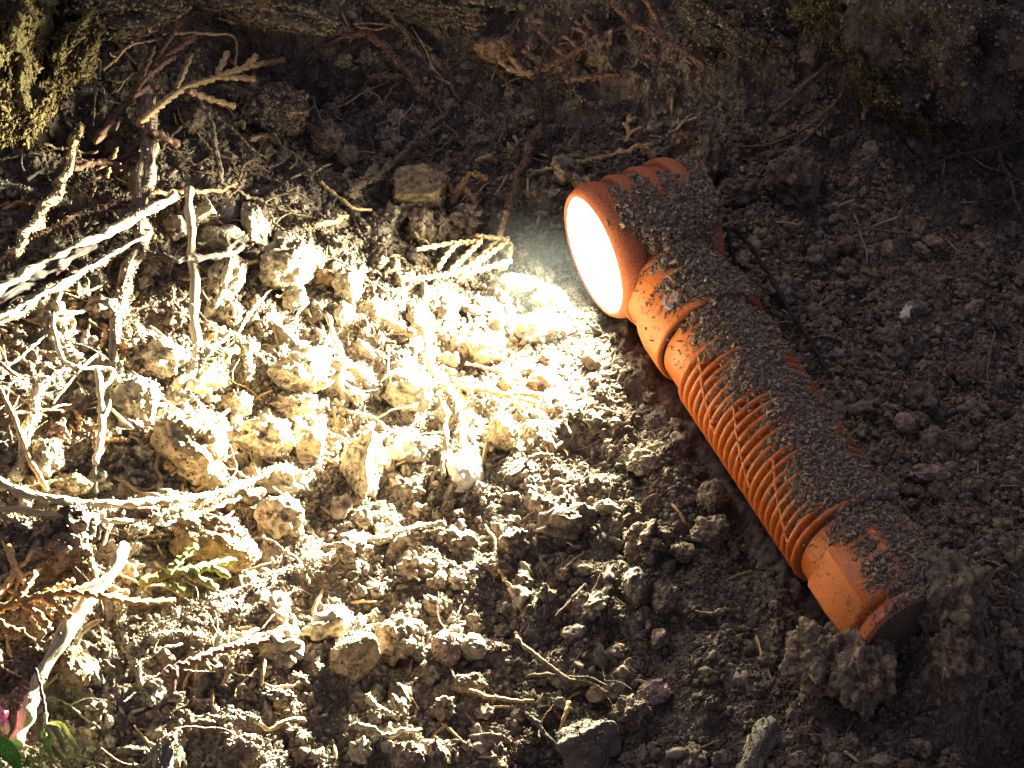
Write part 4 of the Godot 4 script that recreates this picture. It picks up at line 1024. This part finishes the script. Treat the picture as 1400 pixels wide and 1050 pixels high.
func build_torch() -> void:
	var t := base("torch")
	t.position = Vector3(TAIL.x, TORCH_H, TAIL.y)
	t.rotation_degrees = Vector3(0, TORCH_YAW, TORCH_TILT)
	t.scale = Vector3.ONE * TORCH_K
	tag(t, "lit orange right-angle torch half buried in the soil and caked with dirt", "torch")
	landmarks.append(["torch tail", TAIL, 0.014])
	landmarks.append(["ribbed torch grip", TAIL + AXIS * 0.065, 0.018])
	landmarks.append(["torch collar", TAIL + AXIS * 0.122, 0.018])
	landmarks.append(["torch head", TAIL + AXIS * 0.16, 0.022])
	# tail cap: eight flats
	put("tail_cap", lathe(mm([-2.5, 0.01, -2.5, 15.6, -1.9, 17.2, -0.5, 18.1, 19.0, 18.4, 20.6, 17.4, 20.9, 15.0]), 8), mats.plastic, t)
	put("tail_rim", lathe(mm([-7.4, 13.6, -7.8, 14.2, -7.0, 15.4, -4.0, 15.8, -3.4, 14.6, -2.3, 14.4]), 40), mats.plastic_dusty, t)
	put("tail_plug", lathe(mm([-7.2, 0.01, -7.2, 13.2, -6.8, 13.9, -2.3, 13.9]), 40), mats.cake, t)
	put("body", lathe(mm([20.0, 15.7, 27.5, 15.9, 27.6, 14.7, 103.0, 14.7, 103.1, 16.1, 104.0, 16.6, 114.0, 16.7, 114.6, 16.2, 114.8, 15.0]), 72), mats.plastic, t)
	var rib := lathe(mm([-0.98, 14.4, -0.94, 16.9, -0.72, 17.7, -0.20, 18.1, 0.40, 18.1, 0.72, 17.6, 0.86, 16.6, 0.90, 14.4]), 72)
	for k in 23:
		var r := put("rib", rib, mats.plastic, t)
		r.position.x = 0.0295 + k * 0.00327
		r.rotation = Vector3(0.6 * k, 0.0, 0.0)
	for k in 3:   # raised bars that cross the ribs, one step further round each
		var x0: float = [0.1010, 0.0785, 0.0550][k]
		var a0: float = [0.74, 0.74, 0.70][k]
		var pts := []
		for i in 7:
			var a := a0 + 0.115 * i
			pts.append(Vector3(x0 - 0.0037 * i, 0.0177 * cos(a), -0.0177 * sin(a)))
		put("grip_bar", tube(pts, 0.00050, 0.00045, 0, 900 + k), mats.plastic, t)
	put("collar_gap", lathe(mm([114.6, 15.0, 114.8, 17.0, 115.6, 17.2]), 72), mats.gap, t)
	var collar := put("collar", lathe(mm([115.2, 16.0, 115.2, 18.0, 115.7, 18.5, 126.0, 18.6, 130.5, 17.9, 131.0, 17.2, 131.0, 16.0]), 80), mats.plastic, t)
	put("neck", lathe(mm([130.5, 17.0, 140.0, 16.8, 150.0, 16.6]), 72), mats.plastic, t)
	put("neck_ring", lathe(mm([139.0, 16.5, 139.2, 17.4, 139.9, 17.75, 140.6, 17.4, 140.8, 16.5]), 72), mats.plastic_dusty, t)
	# head: a drum whose axis is the lamp's, with four stepped ridges round it
	head_basis()
	var head := put("head", lathe(mm([-17.5, 0.01, -17.5, 16.5, -16.8, 19.0, -15.0, 20.2, 13.0, 20.2, 18.5, 20.4, 18.8, 19.6]), 72, hb), mats.plastic_dusty, t)
	head.position = HEAD_AT
	for k in 3:
		var at: float = [-15.5, -6.8, 1.6][k]
		put("head_ridge", lathe(mm([at, 20.0, at + 0.3, 20.4, at + 2.6, 21.8, at + 5.4, 22.4, at + 6.6, 22.0, at + 7.0, 21.2, at + 7.1, 20.0]), 72, hb), mats.plastic_dusty, head)
	put("bezel", lathe(mm([9.5, 20.0, 10.0, 21.0, 12.5, 22.2, 16.5, 22.3, 18.6, 21.4, 19.8, 20.5, 20.0, 19.9, 19.9, 19.5, 19.0, 19.3]), 72, hb), mats.plastic_dusty, head)
	put("lamp_lens", lathe(mm([19.0, 19.3, 19.9, 18.4, 20.8, 13.0, 21.3, 7.0, 21.5, 0.01]), 64, hb), mats.lens, head)
	# small round badge on the collar, half under dirt
	var bd := Basis(Vector3(1, 0, 0), 0.0)
	var a := 0.60
	var out := Vector3(0, cos(a), -sin(a))
	bd.x = out
	bd.y = Vector3(1, 0, 0)
	bd.z = bd.x.cross(bd.y)
	var badge := put("badge", lathe(mm([-0.6, 3.0, 0.35, 3.0, 0.55, 2.7, 0.55, 2.1, 0.2, 1.9, 0.2, 0.01]), 32, bd), mats.metal, collar)
	badge.position = Vector3(0.1225, 0, 0) + out * 0.01835
	# belt clip: a flat dark wire loop lying along the side away from the lamp
	var clip := [Vector3(0.137, 0.004, 0.0195), Vector3(0.145, 0.006, 0.0215), Vector3(0.150, 0.006, 0.0245), Vector3(0.147, 0.002, 0.0285), Vector3(0.135, -0.003, 0.0305), Vector3(0.115, -0.0055, 0.0305), Vector3(0.092, -0.0075, 0.0300)]
	put("belt_clip", tube(clip, 0.0008, 0.0007, 0, 950), mats.black, t)

	# the lamp's light: a wide spill and the hotter middle of the beam, both just in front of the lens
	var b := Basis(Vector3.UP, deg_to_rad(TORCH_YAW)) * Basis(Vector3(0, 0, 1), deg_to_rad(TORCH_TILT))
	var at_lens: Vector3 = t.position + b * ((HEAD_AT + hb * Vector3(0.0240, 0, 0)) * TORCH_K)
	var dir: Vector3 = b * Vector3(-0.42, 0, -1).normalized()
	for k in 3:
		var s := SpotLight3D.new()
		s.name = ["lamp_spill", "lamp_mid_beam", "lamp_far_beam"][k]
		add_child(s)
		s.light_color = LAMP_COLOR
		s.light_energy = LAMP_ENERGY[k]
		s.light_size = 0.016
		s.spot_range = 5.0
		s.spot_attenuation = 2.0
		s.spot_angle = [78.0, 64.0, 38.0][k]
		s.spot_angle_attenuation = 1.0
		s.shadow_enabled = true
		s.look_at_from_position(at_lens, at_lens + dir + Vector3(0, [-0.04, 0.04, 0.11][k], 0))
	# dust hanging in the air before the lens
	var dust := FogVolume.new()
	dust.name = "dust_haze"
	dust.shape = RenderingServer.FOG_VOLUME_SHAPE_ELLIPSOID
	dust.size = Vector3(0.058, 0.058, 0.058)
	var fm := FogMaterial.new()
	fm.albedo = Color(0.93, 0.98, 1.0)
	fm.density = DUST
	dust.material = fm
	add_child(dust)
	dust.position = at_lens + dir * 0.002
	tag(dust, "faint dust hanging in the air before the lit lens", "haze", "", "stuff")
	cake_torch(t)

const LAMP_COLOR := Color(1.0, 0.98, 0.83)


func cake_torch(t: Node3D) -> void:
	var o := base("dirt_on_torch")
	o.transform = t.transform
	tag(o, "layer of loose dark dirt caked along the top of the torch", "dirt", "", "stuff")
	var v := PackedVector3Array()
	var idx := PackedInt32Array()
	var spots: Array = []
	# along the body: s along the axis, a round it from the top towards the lamp side
	var ns := 230
	var na := 90
	var live: Array[bool] = []
	for i in ns:
		for j in na:
			var s := lerpf(-0.0075, 0.150, float(i) / (ns - 1))
			var a := lerpf(-1.75, 1.35, float(j) / (na - 1))
			var edge := 0.62 + 0.30 * n3.get_noise_2d(s * 90.0, 3.0) + 0.16 * n3.get_noise_2d(s * 420.0, 8.0)
			edge += 0.12 * smoothstep(0.100, 0.118, s) + 0.2 * smoothstep(0.122, 0.127, s) - 0.9 * exp(-pow((s - 0.1165) / 0.0022, 2)) - 0.25 * smoothstep(0.035, 0.0, s) - 0.5 * smoothstep(0.128, 0.134, s) * smoothstep(0.150, 0.142, s)
			var far := -1.25 + 0.35 * n3.get_noise_2d(s * 110.0, 23.0) - 0.9 * smoothstep(0.05, 0.01, s)
			if s > 0.103:
				far += 0.15
			var depth := minf(edge - a, a - far) + 0.18 * n3.get_noise_3d(s * 700.0, a * 11.0, 2.0)
			if s > 0.03 and s < 0.103:
				depth -= 0.75 * smoothstep(-0.30, -0.75, a) * smoothstep(-0.25, 0.45, n3.get_noise_2d(s * 85.0 + 4.0, a * 3.0) + 0.25 + 0.35 * cos((s - 0.0295) / 0.00327 * TAU))
				depth -= 0.30 * maxf(0.0, n3.get_noise_2d(s * 160.0 + 40.0, a * 4.5) - 0.25)
			var r := 0.0186 if s > 0.115 and s < 0.1305 else 0.0168 if s > 0.104 else 0.0177 if s > 0.028 else 0.0159 if s > 0.021 else 0.0170 if s > -0.0025 else 0.0156
			var lift := clampf(depth * 3.0, 0.0, 1.0)
			var hgt := r - 0.0010 + lift * 0.0016 + 0.0008 * lift * n3.get_noise_3d(s * 500.0, a * 9.0, 5.0)
			live.append(depth > 0.0)
			v.append(Vector3(s, hgt * cos(a), -hgt * sin(a)))
			if depth > -0.02:
				spots.append([Vector3(s, hgt * cos(a), -hgt * sin(a)), Vector3(0, cos(a), -sin(a)), depth])
			elif rng.randf() < 0.30 * exp(depth * 2.2):
				spots.append([Vector3(s, r * cos(a), -r * sin(a)), Vector3(0, cos(a), -sin(a)), depth])
	for i in ns - 1:
		for j in na - 1:
			var q := i * na + j
			if live[q] or live[q + na + 1] or live[q + 1] or live[q + na]:
				idx.append_array([q, q + 1, q + na, q + 1, q + na + 1, q + na])
	put("dirt_skin", finish(v, idx), mats.cake, o)
	# over the drum of the head: d along the lamp axis, a round it from the top towards the tail
	var v2 := PackedVector3Array()
	var idx2 := PackedInt32Array()
	var live2: Array[bool] = []
	var nd := 90
	var ne := 100
	for i in nd:
		for j in ne:
			var d := lerpf(-0.0172, 0.0185, float(i) / (nd - 1))
			var a := lerpf(-0.6, 1.7, float(j) / (ne - 1))
			var lo := -0.18 + 0.22 * n3.get_noise_2d(d * 260.0, 41.0) - 0.10 * sin(d * 730.0)
			var hi := 1.15 + 0.2 * n3.get_noise_2d(d * 200.0, 51.0) - 0.30 * smoothstep(0.004, 0.012, d) - 0.15 * smoothstep(-0.010, -0.017, d)
			var rim := (0.0160 + 0.0022 * n3.get_noise_2d(a * 3.0, 61.0) - d) * 60.0
			var depth := minf(minf(a - lo, hi - a), rim) + 0.12 * n3.get_noise_3d(d * 700.0, a * 12.0, 9.0)
			var lift := clampf(depth * 3.0, 0.0, 1.0)
			var r := 0.0204 + lift * 0.0026 + 0.0008 * lift * n3.get_noise_3d(d * 450.0, a * 9.0, 15.0)
			var n := hb * Vector3(0, cos(a), -sin(a))
			var p := HEAD_AT + hb * Vector3(d, 0, 0) + n * r
			live2.append(depth > 0.0)
			v2.append(p)
			if depth > -0.02:
				spots.append([p, n, depth])
	for i in nd - 1:
		for j in ne - 1:
			var q := i * ne + j
			if live2[q] or live2[q + ne + 1] or live2[q + 1] or live2[q + ne]:
				idx2.append_array([q, q + ne, q + 1, q + 1, q + ne, q + ne + 1])
	put("dirt_skin", finish(v2, idx2), mats.cake, o)
	# loose crumbs on both
	var r2 := RandomNumberGenerator.new()
	r2.seed = 41
	var many := 96000
	var per := 4
	for k in per:
		var mmx := MultiMesh.new()
		mmx.transform_format = MultiMesh.TRANSFORM_3D
		mmx.use_colors = true
		mmx.mesh = shape(700 + k, 1, 0.75, 0.85)
		mmx.instance_count = many / per
		for i in many / per:
			var s: Array = spots[r2.randi() % spots.size()]
			var size := 0.000135 * pow(r2.randf() * 0.985 + 0.015, -0.44) * (1.0 if s[2] > -0.02 else 0.55)
			var p: Vector3 = s[0] + s[1] * size * 0.35 + Vector3(r2.randfn(), r2.randfn(), r2.randfn()) * 0.0003
			var bb := Basis.from_euler(Vector3(r2.randf() * TAU, r2.randf() * TAU, r2.randf() * TAU)) * Basis.from_scale(Vector3(size * r2.randf_range(0.9, 2.3), size * 0.9, size * r2.randf_range(0.6, 1.0)))
			mmx.set_instance_transform(i, Transform3D(bb, p))
			var c := r2.randf_range(0.5, 1.35)
			mmx.set_instance_color(i, Color(c, c * r2.randf_range(0.94, 1.02), c * r2.randf_range(0.90, 1.05)))
		var mi := MultiMeshInstance3D.new()
		mi.name = "dirt_crumbs"
		mi.multimesh = mmx
		mi.material_override = mats.torch_crumb
		tag(mi, "", "", "", "stuff")
		o.add_child(mi, true)


# ==================================================================== scattered soil

func inside(p: Vector2, grow: float) -> bool:
	var d := p - TAIL
	var s := d.dot(AXIS)
	var q := d.dot(Vector2(AXIS.y, -AXIS.x))
	return s > -0.004 - grow and s < 0.182 + grow and absf(q) < 0.0165 + grow


func spread(o: Node3D, called: String, meshes: Array, many: int, small: float, large: float, power: float, sink: float, mat: Material, r: RandomNumberGenerator, flat := 0.75) -> void:
	for k in meshes.size():
		var mmx := MultiMesh.new()
		mmx.transform_format = MultiMesh.TRANSFORM_3D
		mmx.use_colors = true
		mmx.mesh = meshes[k]
		mmx.instance_count = many / meshes.size()
		for i in many / meshes.size():
			var z := r.randf_range(-0.215, 0.172)
			var x := r.randf_range(-1.0, 1.0) * (0.160 - z * 0.08)
			var size := clampf(small * pow(r.randf() + 0.0005, -power), small, large)
			if inside(Vector2(x, z), size * 0.3):
				x += 0.05
			var bb := Basis.from_euler(Vector3(r.randf() * TAU, r.randf() * TAU, r.randf() * TAU)) * Basis.from_scale(Vector3(r.randf_range(0.8, 1.7), flat * r.randf_range(0.7, 1.2), r.randf_range(0.65, 1.1)) * size)
			mmx.set_instance_transform(i, Transform3D(bb, Vector3(x, high(x, z) + size * sink, z)))
			var c := r.randf_range(0.55, 1.35)
			mmx.set_instance_color(i, Color(c * r.randf_range(0.97, 1.06), c, c * r.randf_range(0.88, 1.03)))
		var mi := MultiMeshInstance3D.new()
		mi.name = called
		mi.multimesh = mmx
		mi.material_override = mat
		tag(mi, "", "", "", "stuff")
		o.add_child(mi, true)


func build_scatter() -> void:
	var r := RandomNumberGenerator.new()
	r.seed = 99
	# soil clods one can pick out, each an object of its own, told apart by what they lie beside
	var spots: Array = []
	var tries := 0
	while spots.size() < 290 and tries < 20000:
		tries += 1
		var z := r.randf_range(-0.150, 0.142)
		var x := r.randf_range(-1.0, 1.0) * (0.152 - z * 0.08)
		if x > 0.03 and r.randf() < 0.45:
			continue
		var size := 0.0019 * pow(r.randf() * 0.95 + 0.05, -0.38)
		var p := Vector2(x, z)
		if inside(p, size * 0.8):
			continue
		var clear := true
		for l in landmarks:
			if p.distance_to(l[1]) < l[2] * 0.9 + size * 0.6:
				clear = false
				break
		if clear:
			for s in spots:
				if p.distance_to(s[0]) < (size + s[1]) * 0.95:
					clear = false
					break
		if clear:
			spots.append([p, size])
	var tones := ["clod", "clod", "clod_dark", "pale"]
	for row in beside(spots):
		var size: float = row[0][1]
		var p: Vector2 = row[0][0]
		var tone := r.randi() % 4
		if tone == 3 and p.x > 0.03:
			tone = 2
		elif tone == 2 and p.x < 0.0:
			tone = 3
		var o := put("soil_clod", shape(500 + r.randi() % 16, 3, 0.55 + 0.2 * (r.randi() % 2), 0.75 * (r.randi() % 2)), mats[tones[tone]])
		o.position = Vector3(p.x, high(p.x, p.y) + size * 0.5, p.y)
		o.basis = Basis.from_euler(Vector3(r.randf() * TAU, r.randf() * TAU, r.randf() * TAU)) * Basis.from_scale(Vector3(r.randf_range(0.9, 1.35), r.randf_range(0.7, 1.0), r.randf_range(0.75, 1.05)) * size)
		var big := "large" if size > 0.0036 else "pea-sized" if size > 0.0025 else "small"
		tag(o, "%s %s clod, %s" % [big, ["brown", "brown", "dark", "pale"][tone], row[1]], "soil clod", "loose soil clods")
	# thin dry straws and stems in a tangle on the lit side
	spots = []
	while spots.size() < 270:
		var z := r.randf_range(-0.150, 0.142)
		var x := -0.155 + 0.17 * pow(r.randf(), 1.5) if r.randf() < 0.84 else r.randf_range(0.0, 0.15)
		if inside(Vector2(x, z), 0.008) or (x > -0.06 and z > -0.09 and r.randf() < 0.75):
			continue
		spots.append([Vector2(x, z), 0.001])
	var woods := ["stalk", "tan", "twig", "red", "twig", "tan"]
	var hues := ["pale", "straw-coloured", "brown", "reddish", "brown", "straw-coloured"]
	for row in beside(spots):
		var p: Vector2 = row[0][0]
		var kind := r.randi() % 6
		if p.x > 0.0 and kind < 2:
			kind = 2 + kind
		var a := r.randf() * TAU
		var step := r.randf_range(0.0022, 0.0075)
		var pts := []
		var q := p
		var h0 := r.randf_range(0.0006, 0.0035)
		for i in 5:
			pts.append(Vector3(q.x, macro(q.x, q.y) + h0 + r.randf_range(0.0, 0.0022), q.y))
			a += r.randfn() * 0.28
			q += Vector2(cos(a), sin(a)) * step
		var w := 0.0002 + 0.0004 * pow(r.randf(), 2.0)
		var o := put("dry_straw", tube(pts, w, w * r.randf_range(0.5, 1.0), r.randi() % 2, 7000 + r.randi() % 900), mats[woods[kind]])
		if r.randf() < 0.5:
			var m: Vector3 = catmull(pts, 0.55)
			var a2 := a + (0.8 if r.randf() < 0.5 else -0.8)
			put("side_twig", tube([m, m + Vector3(cos(a2), 0.25, sin(a2)) * step * 0.8, m + Vector3(cos(a2 + 0.3), 0.3, sin(a2 + 0.3)) * step * 1.7], w * 0.75, w * 0.4, 0, 8000 + r.randi() % 900), mats[woods[kind]], o)
		tag(o, "%s %s dry stem, %s" % ["long" if step > 0.005 else "short", hues[kind], row[1]], "dry stem", "thin dry stems among the soil")
	# more dead conifer sprays, whole and broken
	spots = []
	while spots.size() < 34:
		var z := r.randf_range(-0.145, 0.130)
		var x := r.randf_range(-0.15, 0.0) if r.randf() < 0.72 else r.randf_range(-0.02, 0.12)
		if inside(Vector2(x, z), 0.012) or (x > -0.07 and z > -0.08):
			continue
		spots.append([Vector2(x, z), 0.004])
	for row in beside(spots):
		var p: Vector2 = row[0][0]
		var a := r.randf() * TAU
		var l := r.randf_range(0.006, 0.015)
		var o := base("conifer_sprig")
		var h0 := r.randf_range(0.001, 0.004)
		o.position = Vector3(p.x, macro(p.x, p.y) + h0, p.y)
		var tone: String = ["red", "tan", "red", "orange_leaf", "tan"][r.randi() % 5]
		var w := r.randf_range(0.00075, 0.00115)
		var pts := []
		var dir := Vector2(cos(a), sin(a))
		for i in 4:
			var q := dir * l * (i / 3.0) + Vector2(r.randfn(), r.randfn()) * 0.0005
			pts.append(Vector3(q.x, macro(p.x + q.x, p.y + q.y) - macro(p.x, p.y) + 0.0006 * sin(i * 1.7), q.y))
		put("stem", tube(pts, w, w * 0.8, 2, 9000 + r.randi() % 900), mats[tone], o)
		var nb := r.randi() % 5
		for i in nb:
			var t := 0.25 + 0.6 * (i + r.randf() * 0.6) / maxi(nb, 1)
			var m := catmull(pts, t)
			var a2 := a + (0.6 + r.randf() * 0.35) * (1.0 if i % 2 == 0 else -1.0)
			var bl := l * r.randf_range(0.22, 0.55)
			var e := m + Vector3(cos(a2), r.randf_range(-0.1, 0.35), sin(a2)) * bl
			put("branchlet", tube([m, (m + e) * 0.5 + Vector3(0, 0.0004, 0), e], w * 0.9, w * 0.7, 2, 9900 + r.randi() % 900), mats[tone], o)
		tag(o, "%s scaly sprig%s, %s" % [{"red": "reddish", "tan": "tan", "orange_leaf": "orange"}[tone], " with side shoots" if nb > 1 else "", row[1]], "conifer sprig", "dry scale-leaved conifer sprigs")
	var o2 := base("small_soil_lumps")
	tag(o2, "small loose soil lumps strewn over the dug ground", "soil", "", "stuff")
	var ms := []
	for k in 8:
		ms.append(shape(520 + k, 2, 0.6, 0.6 if k % 2 else 0.1))
	spread(o2, "lumps", ms, 4200, 0.00085, 0.0030, 0.40, 0.25, mats.crumb, r, 0.85)
	var o3 := base("soil_crumbs")
	tag(o3, "fine soil crumbs and grit covering the ground", "soil", "", "stuff")
	ms = []
	for k in 6:
		ms.append(shape(540 + k, 1, 0.55, 0.5 if k % 2 else 0.1))
	spread(o3, "crumbs", ms, CRUMBS, 0.00024, 0.0012, 0.40, 0.2, mats.crumb, r)
	# hair roots and fibres
	var into := [PackedVector3Array(), PackedInt32Array()]
	for k in 1500:
		var z := r.randf_range(-0.20, 0.165)
		var x := r.randf_range(-1.0, 1.0) * (0.158 - z * 0.08)
		if inside(Vector2(x, z), 0.002):
			continue
		var a := r.randf() * TAU
		var step := r.randf_range(0.0009, 0.0032)
		var pts := []
		var q := Vector2(x, z)
		for i in 5:
			pts.append(Vector3(q.x, high(q.x, q.y) + r.randf_range(0.0, 0.0014), q.y))
			a += r.randfn() * 0.6
			q += Vector2(cos(a), sin(a)) * step
		var w := r.randf_range(0.00010, 0.00026)
		tube(pts, w, w * 0.6, 3, 2000 + k, into)
	var o4 := put("hair_roots", finish(into[0], into[1]), mats.hair)
	tag(o4, "thin hair roots and fibres tangled through the loose soil", "roots", "", "stuff")
	# dry flakes and stem bits
	into = [PackedVector3Array(), PackedInt32Array()]
	for k in 700:
		var z := r.randf_range(-0.20, 0.165)
		var x := r.randf_range(-1.0, 1.0) * (0.158 - z * 0.08)
		if inside(Vector2(x, z), 0.003) or (x > 0.02 and r.randf() < 0.6):
			continue
		var a := r.randf() * TAU
		var l := r.randf_range(0.0012, 0.005)
		var h := high(x, z) + r.randf_range(0.0003, 0.0016)
		var d := Vector3(cos(a), r.randfn() * 0.25, sin(a)) * l
		var w := r.randf_range(0.0003, 0.0007)
		tube([Vector3(x, h, z) - d, Vector3(x, h + 0.0004, z), Vector3(x, h, z) + d], w, w * 0.7, 3, 5000 + k, into)
	var o5 := put("plant_bits", finish(into[0], into[1]), mats.tan)
	tag(o5, "dry broken plant bits strewn over the soil", "plant litter", "", "stuff")


# [spot, "nearest in front of the square ochre stone"] for each spot, by the landmark that it lies closest to
func beside(spots: Array) -> Array:
	var count := {}
	var rows: Array = []
	for s in spots:
		var near: Array = []
		var best := 1e9
		for l in landmarks:
			var d: float = (s[0] as Vector2).distance_to(l[1]) - l[2]
			if d < best:
				best = d
				near = l
		var to: Vector2 = s[0] - near[1]
		var where := ("right of" if to.x > 0.0 else "left of") if absf(to.x) > absf(to.y) else ("in front of" if to.y > 0.0 else "behind")
		rows.append([s, near[0], where, best])
	rows.sort_custom(func(a, b): return a[3] < b[3])
	var nth := ["nearest", "second", "third", "fourth", "fifth", "sixth", "seventh", "eighth", "ninth", "tenth", "eleventh", "twelfth"]
	var out: Array = []
	for row in rows:
		var key: String = row[1] + row[2]
		var k: int = count.get(key, 0)
		count[key] = k + 1
		out.append([row[0], "%s %s the %s" % [nth[mini(k, 11)], row[2], row[1]]])
	return out

const CRUMBS := 210000
